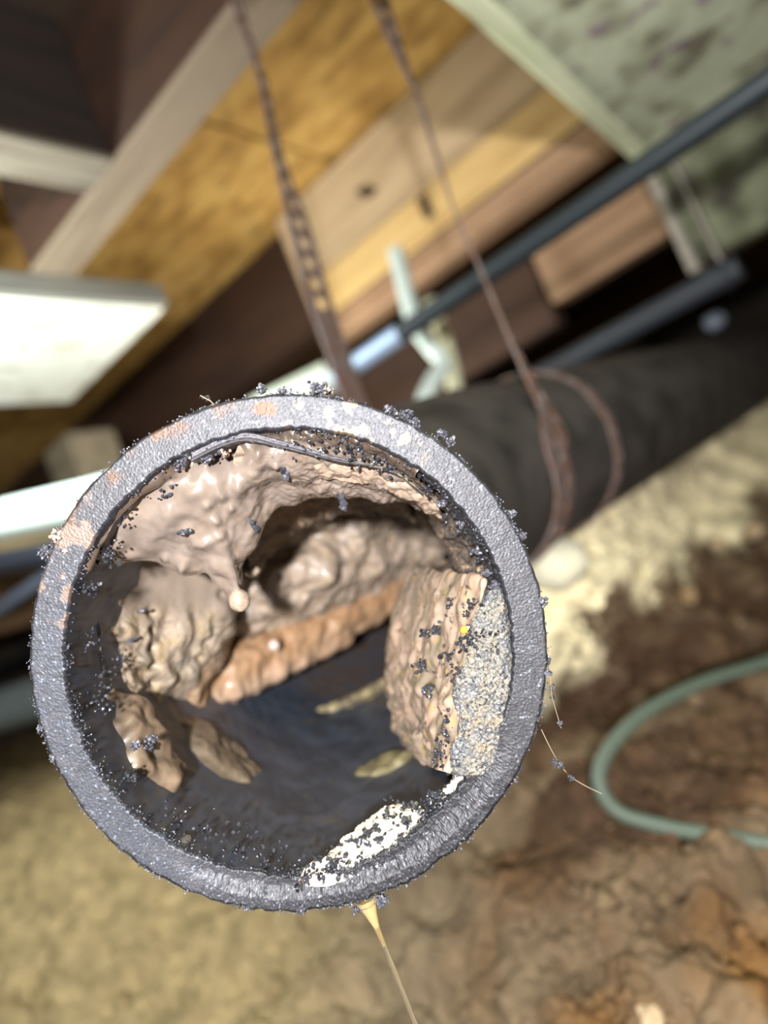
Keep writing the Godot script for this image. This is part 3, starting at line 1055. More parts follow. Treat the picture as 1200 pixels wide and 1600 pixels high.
	for i in 3000:
		var phi := rng.randf() * TAU
		var outer := rng.randf() < 0.55
		var deg := rad_to_deg(phi)
		var r := (R_OUT + rim_wobble(phi, true)) if outer else (R_IN + rim_wobble(phi, false))
		var keep := 0.12 + 0.88 * clampf(mid.get_noise_3d(cos(phi) * 20.0, sin(phi) * 20.0, 5.0) * 2.0 + 0.4, 0.0, 1.0)
		if rng.randf() > keep:
			continue
		var p := pipe_axis(0.0) + eye(cos(phi), sin(phi), 0.0) * (r + rng.randfn(0.0, 0.00025) + (0.0002 if outer else -0.0002))
		p.z += rng.randf_range(-0.0001, 0.0012) if outer else rng.randf_range(0.0, 0.004)
		items.append([W(p), rng.randf_range(0.00012, 0.00032), lin(104, 106, 118) * rng.randf_range(0.35, 1.5)])
	part("iron_filings", crumbs(items, base), iron, t, "stuff")
	# the split skin of rust peeling off inside the top
	var p0 := [K(300, 722, 0.8), K(345, 700, 0.9), K(385, 690, 1.0), K(430, 698, 1.6), K(480, 710, 2.2), K(530, 722, 3.0), K(580, 730, 4.0), K(625, 745, 5.0), K(660, 772, 6.0)]
	var p1 := []
	var p2 := []
	var p3 := []
	for i in p0.size():
		var f := float(i) / 8.0
		var wide := lerpf(2.6, 0.7, smoothstep(0.1, 0.9, f))
		p1.append(p0[i] + eye(0.0, 0.0004 * wide, 0.0001))
		p2.append(p0[i] + eye(-0.0001, 0.0009 * wide, 0.001))
		p3.append(p0[i] + eye(0.0, 0.0007 * wide, 0.010))
	var flake := sheet([p3, p2, p1, p0, p0.map(func(x): return x + eye(0, 0.0001, 0.010))], 260, 40, base,
		func(q: Vector3, _u: float, _v: float) -> float: return mid.get_noise_3dv(q * 1.6) * 0.14 + fine.get_noise_3dv(q * 0.8) * 0.06,
		func(q: Vector3, u: float, _v: float, _d: float) -> Color: return (lin(92, 90, 98) * (0.8 + 0.6 * fine.get_noise_3dv(q))).lerp(lin(150, 140, 118), smoothstep(0.55, 0.9, u) * clampf(0.5 + 2.0 * mid.get_noise_3dv(q), 0.0, 1.0)))
	var fl := part("rust_flake", flake, tinted("flaking_iron", 0.5, 0.2), t)
	fl.set_meta("label", "thin dark flake peeling from the inside of the top")


# ---------------------------------------------------------------- what clogs the pipe
func bumps(q: Vector3, list: Array) -> float:      # list: [place in mm, radius mm, height mm]
	var h := 0.0
	for b in list:
		var d: float = q.distance_squared_to(b[0]) / (b[1] * b[1])
		if d < 6.0:
			h += b[2] * exp(-d * 1.4)
	return h


func bumps_seen(q: Vector3, list: Array) -> float:      # list: [across, down, radius, height in mm], laid out on the face of the mouth
	var h := 0.0
	var p := Vector2(600.0 + q.x / q.z * F, 800.0 - q.y / q.z * F)
	for b in list:
		var d: float = p.distance_squared_to(Vector2(b[0], b[1])) / (b[2] * b[2])
		if d < 5.0:
			h += b[3] * exp(-d * 1.4)
	return h


func KM(px: float, py: float, s: float) -> Vector3:
	return K(px, py, s) * 1000.0


func mud_tint(q: Vector3) -> Color:
	var c := lin(157, 142, 132)
	c = c.lerp(lin(178, 160, 146), clampf(mid.get_noise_3dv(q * 0.6) * 1.3, 0.0, 0.8))
	c = c.lerp(lin(142, 124, 110), clampf(-mid.get_noise_3dv(q * 0.5 + Vector3(5, 5, 0)) * 1.3, 0.0, 0.7))
	return c * (0.65 + 0.08 * fine.get_noise_3dv(q * 0.5))


func sediment_tint(q: Vector3) -> Color:
	var c := lin(170, 154, 136)
	c = c.lerp(lin(190, 164, 118), clampf(soft.get_noise_3dv(q * 1.2 + Vector3(0, 0, 8)) * 1.8 - 0.2, 0.0, 0.4))
	c = c.lerp(lin(132, 132, 126), clampf(soft.get_noise_3dv(q * 1.2 + Vector3(30, 0, 8)) * 2.0 - 0.4, 0.0, 0.5))
	c = c.lerp(lin(120, 102, 82), clampf(-mid.get_noise_3dv(q * 0.6) * 1.4 - 0.25, 0.0, 0.6))
	return c * (0.76 + 0.08 * fine.get_noise_3dv(q * 0.5))


func build_sludge() -> void:
	var wet := tinted("wet_sludge", 0.27, 0.0, 0.6, 0.8)
	var damp := tinted("damp_sediment", 0.5, 0.0, 0.5, 0.2)
	var base := W(wall(150, 30, 0.9))
	var t := thing("sludge", "wet pinkish brown sludge bulging from the upper left inside of the cut pipe", "sludge", base)
	# the curtain of mud: rows run from the iron down to the hanging lip and back behind it
	var rows := []
	var plan := [[158, 128, 850, 150, 866, 10, 15], [151, 142, 814, 196, 876, 7, 17], [143, 176, 768, 262, 884, 5, 20], [134, 222, 722, 326, 908, 5, 22], [125, 270, 695, 380, 946, 5, 22], [115, 325, 684, 372, 892, 5, 22],
		[106, 385, 682, 398, 846, 5, 22], [98, 445, 688, 440, 792, 5, 22], [88, 510, 698, 520, 768, 6, 22], [77, 580, 712, 598, 778, 7, 24], [66, 640, 742, 652, 790, 9, 28], [54, 690, 786, 704, 808, 12, 32]]
	for r in plan:
		var a := wall(r[0], 1.5, 1.03)
		var a2 := wall(r[0], 3.0, 0.985)
		var b := K(lerpf(r[1], r[3], 0.20), lerpf(r[2], r[4], 0.20), r[5])
		var m1 := K(lerpf(r[1], r[3], 0.42), lerpf(r[2], r[4], 0.42), lerpf(r[5], r[6], 0.22))
		var m2 := K(lerpf(r[1], r[3], 0.70), lerpf(r[2], r[4], 0.70), lerpf(r[5], r[6], 0.55))
		var l := K(lerpf(r[1], r[3], 0.93), lerpf(r[2], r[4], 0.93), r[6] - 3.0)
		var lip := K(r[3], r[4], r[6] + 2.0)
		var back := K(lerpf(r[1], r[3], 0.9), lerpf(r[2], r[4], 0.86), r[6] + 9.0)
		var far := K(lerpf(r[1], r[3], 0.55), lerpf(r[2], r[4], 0.5), r[6] + 22.0)
		rows.append([a, a2, b, m1, m2, l, lip, back, far])
	var hills := [[262, 806, 34, 2.2], [235, 846, 24, 1.4], [330, 830, 60, 1.0], [362, 716, 20, -9.0], [338, 722, 13, -6.0], [300, 728, 18, -2.4], [300, 770, 34, 1.0], [345, 770, 12, 1.5], [322, 788, 9, 1.2],
		[372, 758, 14, 1.8], [392, 745, 18, 1.2], [310, 838, 16, 1.2], [324, 846, 10, 1.1], [340, 836, 8, 0.9], [400, 725, 30, 1.6], [425, 780, 24, -1.4], [470, 735, 26, 1.4], [540, 745, 30, 1.2], [500, 755, 14, 1.5],
		[600, 765, 24, 1.4], [178, 852, 18, 1.8], [170, 860, 9, -2.6], [318, 908, 14, -2.6], [372, 936, 18, 2.2], [345, 880, 30, 0.8], [288, 882, 10, 1.2], [258, 872, 9, 1.0], [405, 705, 10, 1.4], [360, 790, 8, 1.0], [335, 812, 8, 0.9], [430, 722, 8, 1.1], [452, 748, 9, 1.0]]
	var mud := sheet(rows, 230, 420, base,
		func(q: Vector3, u: float, _v: float) -> float:
			var f := smoothstep(0.0, 0.12, u)
			var rough := 0.35 + 0.65 * smoothstep(-20.0, 20.0, q.x + 45.0)
			var w := soft.get_noise_3dv(q * 0.7) * 1.5 + soft.get_noise_3dv(q * 1.8) * 0.7 * rough
			w += absf(soft.get_noise_3dv(q * 3.2 + Vector3(50, 0, 0))) * 0.8 * rough * smoothstep(-10.0, 15.0, q.x + 25.0)
			return f * (bumps_seen(q, hills) + w) + soft.get_noise_3dv(q * 5.0) * 0.05 * rough,
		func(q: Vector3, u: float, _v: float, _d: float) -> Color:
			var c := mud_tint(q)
			c = c.lerp(lin(46, 42, 40), 1.0 - smoothstep(0.10, 0.20, u))  # darker by the rim: thin mud over iron, plus some painted-in shade
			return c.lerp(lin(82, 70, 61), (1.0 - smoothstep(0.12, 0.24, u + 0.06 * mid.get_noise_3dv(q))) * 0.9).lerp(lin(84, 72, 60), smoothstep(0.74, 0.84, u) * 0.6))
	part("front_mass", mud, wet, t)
	# a little lump standing proud by the left wall, and the blob at the tip of the drip
	var blob := part("droplet", stone_mesh(0.0026, 3.0, 0.1, lin(164, 146, 130), 1.1), wet, t)
	blob.position = W(K(374, 938, 19)) - base
	blob = part("droplet", stone_mesh(0.0022, 5.0, 0.15, lin(160, 146, 128), 0.7), wet, t)
	blob.position = W(K(395, 893, 40)) - base
	# the pocket of pale mud above the flake
	var pocket := sheet([[wall(112, 4, 1.02), wall(100, 4, 1.02), wall(88, 4, 1.02), wall(76, 5, 1.02), wall(64, 6, 1.02), wall(52, 8, 1.02)],
		[K(370, 690, 4), K(420, 682, 4.5), K(480, 692, 5), K(540, 705, 6), K(600, 722, 7), K(675, 775, 12)],
		[K(365, 712, 6), K(420, 710, 6.5), K(480, 722, 7), K(540, 735, 8), K(600, 748, 9), K(690, 800, 15)],
		[K(365, 730, 11), K(420, 730, 11), K(480, 742, 11), K(540, 752, 12), K(600, 762, 13), K(690, 810, 20)]], 200, 70, base,
		func(q: Vector3, _u: float, v: float) -> float: return smoothstep(0.1, 0.4, v) * (soft.get_noise_3dv(q * 2.0) * 1.1 + absf(soft.get_noise_3dv(q * 4.0)) * 0.5),
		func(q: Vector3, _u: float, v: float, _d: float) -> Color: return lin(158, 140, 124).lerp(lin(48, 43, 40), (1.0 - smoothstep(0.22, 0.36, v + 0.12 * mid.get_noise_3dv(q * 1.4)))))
	part("pale_pocket", pocket, wet, t)
	# ---- the runnels of sediment below the curtain
	base = W(wall(190, 45, 0.9))
	t = thing("sediment", "ridged grey tan sediment in upright runnels on the left inside of the pipe", "sediment", base)
	rows = []
	var cols := [[205, 32, 150, 170, 28, 30], [0, 0, 176, 190, 27, 33], [0, 0, 250, 246, 41, 47], [0, 0, 290, 272, 47, 55], [0, 0, 335, 296, 52, 62], [0, 0, 378, 316, 57, 68], [0, 0, 400, 330, 68, 80], [0, 0, 402, 334, 90, 100]]
	for r in 7:
		var f := r / 6.0
		var row := []
		for k in cols.size():
			var cc: Array = cols[k]
			if k == 0:
				row.append(wall(lerpf(160, 208, f), lerpf(14, 20, f), 1.02))
				continue
			var px := lerpf(cc[2], cc[3], f)
			var py := lerpf(835, 1128 - (14.0 * (k - 3.0) if k > 3 else 4.0), f)
			row.append(K(px, py, lerpf(cc[4], cc[5], f) - (8.0 * f * (1.0 - f) if k > 2 else 2.0)))
		rows.append(row)
	var under := []
	for k in cols.size():
		under.append(wall(lerpf(212, 236, k / 7.0), 55.0 + 7.0 * k, 1.04))
	rows.append(under)
	var runs := [[238, 915, 36, -2.6], [238, 958, 8, -2.2], [237, 985, 8, -3.0], [236, 1012, 8, -3.0], [238, 1040, 8, -3.0], [240, 1068, 8, -2.6], [290, 980, 34, 2.4], [198, 985, 22, 1.6], [222, 1032, 13, 1.8], [214, 1072, 13, 1.8], [264, 1060, 16, 1.6],
		[345, 955, 22, 1.6], [322, 1005, 10, -2.0], [312, 1030, 9, -2.0], [182, 940, 12, 1.2], [186, 905, 9, 1.0], [284, 1020, 20, 1.4], [362, 985, 14, 1.2], [348, 930, 9, -1.6]]
	var rills := sheet(rows, 260, 300, base,
		func(q: Vector3, _u: float, _v: float) -> float:
			var low := smoothstep(930.0, 985.0, 800.0 - q.y / q.z * F)
			var s := soft.get_noise_3d(q.x * 1.8, q.y * 0.5, q.z * 0.6) * 2.4 + soft.get_noise_3dv(q * 1.1) * 1.3 + absf(soft.get_noise_3dv(q * 1.9)) * 0.8
			return bumps_seen(q, runs) + s * (0.10 + 0.65 * low) + soft.get_noise_3dv(q * 7.0) * 0.1 * low,
		func(q: Vector3, u: float, _v: float, _d: float) -> Color:
			var low := smoothstep(925.0, 990.0, 800.0 - q.y / q.z * F)
			var c := lin(126, 113, 102).lerp(sediment_tint(q), low)
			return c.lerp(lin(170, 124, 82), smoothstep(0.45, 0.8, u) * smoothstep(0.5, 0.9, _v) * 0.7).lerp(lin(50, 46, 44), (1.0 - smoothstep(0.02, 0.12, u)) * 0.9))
	part("runnel_face", rills, damp, t)
	# ---- the lumpy bank deep inside
	base = W(K(500, 880, 110))
	t = thing("sludge", "lumpy grey brown sludge in the shaded hollow deep inside the pipe", "sludge", base)
	rows = [[K(370, 760, 62), K(450, 745, 70), K(530, 740, 80), K(600, 752, 92), K(660, 780, 105), K(700, 800, 120)],
		[K(380, 820, 80), K(450, 800, 84), K(530, 790, 92), K(600, 790, 104), K(650, 812, 122), K(700, 840, 140)],
		[K(380, 870, 86), K(440, 850, 92), K(510, 838, 98), K(580, 835, 112), K(640, 850, 136), K(690, 870, 150)],
		[K(380, 930, 84), K(440, 910, 88), K(510, 895, 94), K(570, 880, 112), K(630, 880, 138), K(690, 890, 155)],
		[K(370, 980, 92), K(430, 960, 94), K(500, 945, 102), K(570, 922, 122), K(630, 900, 146), K(690, 900, 160)],
		[K(360, 1020, 112), K(430, 1000, 116), K(500, 970, 128), K(570, 940, 140), K(630, 915, 155), K(690, 910, 170)]]
	var lumps := [[KM(470, 880, 90), 6.5, 5.0], [KM(520, 900, 92), 6.0, 6.0], [KM(512, 862, 92), 4.0, 3.5], [KM(560, 850, 104), 7.0, 4.5], [KM(430, 895, 84), 6.0, 4.0], [KM(440, 950, 88), 5.0, 3.0], [KM(520, 815, 92), 6.0, 4.5], [KM(590, 880, 118), 6.0, 4.0], [KM(485, 835, 92), 3.0, -5.0], [KM(550, 800, 98), 4.0, -5.0], [KM(540, 895, 100), 2.5, -3.5], [KM(495, 905, 96), 2.2, -3.5]]
	var bank := sheet(rows, 240, 220, base,
		func(q: Vector3, _u: float, _v: float) -> float: return bumps(q, lumps) * 1.2 + soft.get_noise_3dv(q * 0.9) * 2.4 + absf(soft.get_noise_3dv(q * 1.4)) * 1.4,
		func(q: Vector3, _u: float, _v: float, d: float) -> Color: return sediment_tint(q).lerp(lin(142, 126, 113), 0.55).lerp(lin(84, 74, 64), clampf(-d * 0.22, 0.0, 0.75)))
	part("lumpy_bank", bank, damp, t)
	# crumbly roof of the hollow
	rows = [[K(380, 850, 40), K(400, 800, 40), K(440, 765, 40), K(500, 748, 40), K(560, 750, 40), K(630, 765, 42)],
		[K(388, 880, 52), K(412, 828, 52), K(455, 790, 52), K(515, 772, 54), K(575, 772, 56), K(640, 790, 60)],
		[K(396, 905, 66), K(425, 856, 66), K(470, 822, 66), K(530, 800, 68), K(590, 795, 74), K(650, 812, 82)],
		[K(380, 900, 80), K(420, 830, 82), K(470, 790, 84), K(530, 770, 88), K(590, 770, 92), K(650, 790, 100)]]
	var roof := sheet(rows, 200, 130, base,
		func(q: Vector3, _u: float, _v: float) -> float: return mid.get_noise_3dv(q * 0.9) * 1.6 + absf(mid.get_noise_3dv(q * 1.7)) * 1.8 + fine.get_noise_3dv(q * 0.5) * 0.2,
		func(q: Vector3, _u: float, _v: float, d: float) -> Color: return lin(138, 118, 98).lerp(lin(86, 80, 76), clampf(mid.get_noise_3dv(q * 0.8) * 1.5 + 0.2, 0.0, 0.8)))
	part("crumbly_roof", roof, damp, t)
	# ---- the rust brown ledge
	base = W(K(460, 1010, 110))
	t = thing("rust_ledge", "rust orange ledge of sediment slanting across the deep end of the pipe", "ledge", base)
	rows = [[K(330, 1010, 96), K(400, 985, 104), K(470, 955, 116), K(540, 925, 130), K(610, 895, 146), K(690, 862, 170)],
		[K(305, 1050, 80), K(385, 1015, 90), K(460, 985, 104), K(540, 950, 120), K(610, 915, 140), K(690, 875, 165)],
		[K(295, 1090, 72), K(375, 1055, 84), K(455, 1020, 100), K(540, 980, 118), K(610, 940, 138), K(690, 895, 165)],
		[K(300, 1118, 72), K(380, 1092, 86), K(460, 1050, 104), K(540, 1006, 124), K(610, 960, 142), K(690, 915, 168)],
		[K(300, 1108, 92), K(380, 1082, 108), K(460, 1040, 128), K(540, 996, 144), K(610, 952, 160), K(690, 905, 186)]]
	var ledge := sheet(rows, 240, 120, base,
		func(q: Vector3, _u: float, _v: float) -> float: return soft.get_noise_3dv(q * 0.9) * 1.6 + soft.get_noise_3d(q.x * 1.7, q.y * 0.8, q.z * 0.8) * 1.6 * (1.0 - _u),
		func(q: Vector3, u: float, _v: float, _d: float) -> Color:
			var c := lin(146, 114, 84).lerp(lin(160, 134, 108), clampf(mid.get_noise_3dv(q * 0.8) * 1.5, 0.0, 0.8))
			c = c.lerp(lin(176, 156, 142), smoothstep(0.45, 0.7, _v) * 0.5 * (1.0 - u))
			return c.lerp(lin(60, 50, 44), smoothstep(0.74, 0.86, _v + 0.1 * mid.get_noise_3dv(q))) )
	part("ledge_face", ledge, damp, t)
	var bead := part("droplet", stone_mesh(0.0020, 8.0, 0.1, lin(214, 190, 178), 1.0), wet, t)
	bead.position = W(K(428, 1008, 88)) - base
	# a stained lip below it where the fitting begins
	base = W(K(500, 1100, 118))
	rows = [[K(375, 1108, 104), K(440, 1118, 108), K(500, 1106, 114), K(560, 1080, 122), K(620, 1050, 134)], [K(375, 1116, 101), K(440, 1128, 105), K(500, 1116, 111), K(560, 1090, 119), K(620, 1060, 131)],
		[K(375, 1124, 104), K(440, 1136, 108), K(500, 1126, 114), K(560, 1100, 122), K(620, 1070, 134)]]
	var lip2 := sheet(rows, 120, 30, base,
		func(q: Vector3, _u: float, _v: float) -> float: return mid.get_noise_3dv(q * 0.8) * 0.8,
		func(q: Vector3, u: float, _v: float, _d: float) -> Color: return lin(66, 64, 66).lerp(lin(150, 136, 100), smoothstep(0.15, 0.5, u) * clampf(0.7 + mid.get_noise_3dv(q), 0.0, 1.0)))
	solo("joint_lip", lip2, damp, "narrow olive stained lip across the bottom of the pipe, below the rust orange ledge", "lip", base)
	# ---- clumps on the floor of the pipe
	floor_clump("sludge_clump", "brown sludge clump stuck low on the left wall just inside the rim", wall(214, 24, 0.96), 17.0, 12.0, 4.0, lin(112, 95, 79), 1.0)
	floor_clump("sludge_clump", "smeared brown clump deeper on the pipe floor, right of the one by the rim", wall(232, 52, 0.97), 17.0, 14.0, 1.7, lin(104, 91, 77), 9.0)
	floor_clump("sludge_clump", "faint olive smear on the dark pipe floor near the speckled scale", wall(291, 62, 0.97), 12.0, 9.0, 1.6, lin(110, 102, 76), 15.0)


# A clump flattened against the wall of the pipe round a point in eye space.
func floor_clump(called: String, label: String, at: Vector3, a: float, b: float, h: float, color: Color, sd: float) -> void:
	var axis := eye(-0.0185, -0.034, at.z)
	var inward := (axis - at).normalized()
	var along := eye(0.1, 0.15, 1).normalized()
	along = (along - inward * along.dot(inward)).normalized()
	var across := inward.cross(along)
	var net := []
	for j in 9:
		var row := []
		for i in 9:
			var x := i / 4.0 - 1.0
			var y := j / 4.0 - 1.0
			var r := sqrt(x * x + y * y)
			var dome := maxf(-0.6, 1.0 - r * r * 1.15)
			var curve := (x * a * x * a) * 0.0105 * 0.001
			row.append(at + (across * x * a + along * y * b + inward * (dome * h - 1.0)) * 0.001 + inward * curve)
		net.append(row)
	var base := W(at)
	var wet := tinted("wet_clump", 0.36, 0.0, 0.5, 0.35)
	var m := sheet(net, 110, 110, base,
		func(q: Vector3, u: float, v: float) -> float:
			var e := Vector2(u - 0.5, v - 0.5).length() * 2.0
			return soft.get_noise_3dv(q * 1.0 + Vector3(sd, sd, 0)) * h * 0.75 + soft.get_noise_3dv(q * 2.6 + Vector3(0, sd, 0)) * 0.25 - smoothstep(0.6, 1.0, e) * 2.0,
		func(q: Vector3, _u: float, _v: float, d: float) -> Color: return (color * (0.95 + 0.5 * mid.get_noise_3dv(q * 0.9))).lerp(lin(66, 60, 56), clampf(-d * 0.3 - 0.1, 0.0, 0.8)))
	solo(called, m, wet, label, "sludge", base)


func build_scale() -> void:
	var damp := tinted("wet_scale", 0.42, 0.0, 0.5, 0.3)
	# ---- the thick scale on the right wall
	var base := W(wall(0, 25, 0.9))
	var t := thing("scale_deposit", "thick speckled scale on the right inside of the pipe, cut through flush with the rim", "deposit", base)
	var flank_rows := []
	var ys := [906, 960, 1020, 1080, 1140, 1180, 1206]
	var edge := [752, 742, 726, 716, 710, 704, 694]
	var inner := [650, 622, 606, 604, 612, 628, 654]
	for i in 7:
		var f := i / 6.0
		var e: float = edge[i]
		var n: float = inner[i]
		var y: float = ys[i]
		if i == 0:
			var jag := []
			for k in 17:
				var g := k / 16.0
				jag.append(K(lerpf(e + 4, n, g), lerpf(y + 26, y - 2, g) + (9.0 if k % 2 else -9.0) * rng.randf_range(0.4, 1.2), 1.0 + 66.0 * g + 4.0))
			flank_rows.append(jag)
		flank_rows.append([K(e + 4, y + 2, 1.0), K(e, y, 2.2), K(lerpf(e, n, 0.3), y - 4, 14), K(lerpf(e, n, 0.6), y - 10, 30), K(lerpf(e, n, 0.85), y - 16, 50), K(n, y - 22, 66), K(n + 14, y - 26, 84), K(n + 60, y - 30, 110)])
	var flank := sheet(flank_rows, 300, 280, base,
		func(q: Vector3, u: float, v: float) -> float:
			var al := q.x * -0.35 + q.y * -0.94
			var ac := q.x * 0.94 - q.y * 0.35
			var streak := soft.get_noise_3d(ac * 3.6, al * 0.7, q.z * 1.2) * 1.1 + soft.get_noise_3d(ac * 1.6, al * 0.5, q.z * 0.6) * 1.6
			return streak + soft.get_noise_3dv(q * 2.2) * 0.5 + bumps(q, [[KM(690, 1100, 8), 2.6, 1.6], [KM(706, 1092, 5), 1.8, 1.2]]),
		func(q: Vector3, u: float, _v: float, _d: float) -> Color:
			var s := soft.get_noise_3d((q.x * 0.94 - q.y * 0.35) * 2.8, (q.x * -0.35 + q.y * -0.94) * 0.6, q.z * 0.9 + 40.0)
			var c := lin(150, 131, 117).lerp(lin(172, 145, 127), clampf(s * 1.6, 0.0, 0.8))
			c = c.lerp(lin(122, 112, 95), clampf(-s * 1.8, 0.0, 0.8))
			c = c.lerp(lin(158, 134, 78), clampf(mid.get_noise_3dv(q * 0.8 + Vector3(70, 0, 0)) * 2.0 - 0.5, 0.0, 0.7))
			return c.lerp(lin(108, 97, 83), smoothstep(0.45, 0.85, u) * 0.55).lerp(lin(50, 50, 54), smoothstep(0.38, 0.46, mid.get_noise_3dv(q * 1.8)) * 0.8))
	part("smeared_flank", flank, damp, t).set_meta("label", "pinkish streaked flank running inward")
	# the granular section, flush with the cut
	var sec_rows := []
	for i in 7:
		var y: float = [918, 965, 1020, 1080, 1140, 1185, 1215][i]
		var right: float = [784, 792, 797, 797, 790, 776, 758][i]
		var left: float = [766, 740, 730, 710, 716, 704, 712][i]
		sec_rows.append([K(right + 5, y, 6.0), K(right, y, 1.0), K(lerpf(right, left, 0.33), y, 0.2), K(lerpf(right, left, 0.7), y, 0.3), K(left, y, 1.2), K(left - 3, y, 5.0)])
	var sec := sheet(sec_rows, 190, 420, base,
		func(q: Vector3, _u: float, v: float) -> float: return (mid.get_noise_3dv(q * 3.2) * 0.30 + fine.get_noise_3dv(q * 1.1) * 0.22 + mid.get_noise_3dv(q * 1.0) * 0.4) - 0.8 * (smoothstep(0.96, 1.0, v) + 1.0 - smoothstep(0.0, 0.03, v)),
		func(q: Vector3, _u: float, _v: float, _d: float) -> Color:
			var g := fine.get_noise_3dv(q * 1.15)
			var c := lin(106, 102, 96).lerp(lin(124, 106, 82), clampf(mid.get_noise_3dv(q * 1.0) * 1.5, 0.0, 0.8))
			c = c.lerp(lin(92, 94, 100), smoothstep(0.0, 0.3, soft.get_noise_3dv(q * 1.2 + Vector3(3, 0, 0)) + 0.5 * absf(_u * 2.0 - 1.0) - 0.25) * 0.8)
			c = c.lerp(lin(78, 80, 87), smoothstep(-0.05, 0.32, g + 0.9 * mid.get_noise_3dv(q * 0.8 + Vector3(0, 9, 0))) * 0.9)
			c = c.lerp(lin(46, 47, 53), smoothstep(0.3, 0.42, g + 0.4 * mid.get_noise_3dv(q * 1.1 + Vector3(0, 19, 0))))
			return c.lerp(lin(156, 148, 130), smoothstep(0.24, 0.45, -g) * 0.8))
	part("cut_section", sec, tinted("granular_scale", 0.5, 0.0, 0.5, 0.15), t).set_meta("label", "pale granular section speckled with grey")
	# dark grey streaked lining above it
	var lining_rows := []
	for i in 6:
		var d: float = lerpf(58.0, 6.0, i / 5.0)
		var thick: float = lerpf(0.95, 0.84, i / 5.0)
		lining_rows.append([wall(d, 1.5, 1.01), wall(d, 5, 0.985), wall(d, 14, thick + 0.05), wall(d, 30, thick), wall(d, 55, thick - 0.03), wall(d, 80, thick - 0.04), wall(d, 110, thick)])
	base = W(wall(30, 20, 0.9))
	var lining := sheet(lining_rows, 260, 200, base,
		func(q: Vector3, u: float, _v: float) -> float: return mid.get_noise_3d(q.x * 0.9, q.y * 0.9, q.z * 0.15) * 1.3 + mid.get_noise_3dv(q * 1.2) * 0.7 + (fine.get_noise_3dv(q * 0.9) * 0.35 if u < 0.3 else 0.1 * fine.get_noise_3dv(q * 0.9)),
		func(q: Vector3, u: float, _v: float, _d: float) -> Color:
			var s := mid.get_noise_3d(q.x * 1.2, q.y * 1.2, q.z * 0.16)
			var c := lin(112, 100, 90).lerp(lin(70, 66, 66), clampf(s * 1.8 + 0.3, 0.0, 0.9)).lerp(lin(176, 152, 130), smoothstep(0.22, 0.42, -s) * 0.8)
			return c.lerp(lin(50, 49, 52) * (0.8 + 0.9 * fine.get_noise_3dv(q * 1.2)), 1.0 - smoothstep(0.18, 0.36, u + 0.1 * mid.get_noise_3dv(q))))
	solo("pipe_lining", lining, damp, "dark streaked crust lining the upper right inside of the pipe, above the speckled scale", "crust", base)
	# ---- the white residue along the bottom
	base = W(wall(288, 5, 0.96))
	t = thing("residue", "white greasy residue dotted with black filings at the bottom of the pipe mouth", "residue", base)
	white_patch(t, base, [[462, 1362, 1.2], [500, 1338, 4], [545, 1292, 10], [596, 1252, 17], [640, 1246, 16], [668, 1258, 12]], [[478, 1368, 0.5], [522, 1360, 0.9], [575, 1350, 1.0], [628, 1330, 1.2], [660, 1308, 2.2], [680, 1286, 3.5]], 2.4)
	white_patch(t, base, [[678, 1258, 6], [698, 1222, 7], [718, 1196, 6], [744, 1182, 5]], [[690, 1266, 3.2], [714, 1238, 2.6], [734, 1212, 2.6], [756, 1184, 2.6]], 1.8)


func white_patch(t: Node3D, base: Vector3, a: Array, b: Array, h: float) -> void:
	var r0 := []
	var r1 := []
	var r2 := []
	var r3 := []
	var r4 := []
	for i in a.size():
		var p := K(a[i][0], a[i][1], a[i][2])
		var q := K(b[i][0], b[i][1], b[i][2])
		var lift := ((pipe_axis(0.02) - (p + q) / 2.0) * Vector3(1, 1, 0)).normalized() * h * 0.001
		r0.append(p - lift * 1.6)
		r1.append(p.lerp(q, 0.15))
		r2.append(p.lerp(q, 0.5) + lift * 0.6)
		r3.append(p.lerp(q, 0.85) + lift * 0.3)
		r4.append(q - lift * 1.2)
	var m := sheet([r0, r1, r2, r3, r4], 220, 120, base,
		func(q: Vector3, u: float, v: float) -> float: return mid.get_noise_3dv(q * 1.2) * 1.1 + fine.get_noise_3dv(q * 0.6) * 0.25 - 1.5 * (smoothstep(0.92, 1.0, u) + 1.0 - smoothstep(0.0, 0.08, u)),
		func(q: Vector3, _u: float, v: float, _d: float) -> Color:
			var c := lin(232, 222, 202).lerp(lin(206, 186, 160), clampf(mid.get_noise_3dv(q * 0.9) * 1.5, 0.0, 0.7))
			c = c.lerp(lin(176, 156, 130), 1.0 - smoothstep(0.1, 0.4, v))
			return c.lerp(lin(58, 58, 64), smoothstep(0.24, 0.36, mid.get_noise_3dv(q * 1.5) + 0.22 * (1.0 - v))))
	part("white_smear", m, tinted("white_grease", 0.38, 0.0, 0.5, 0.4), t)


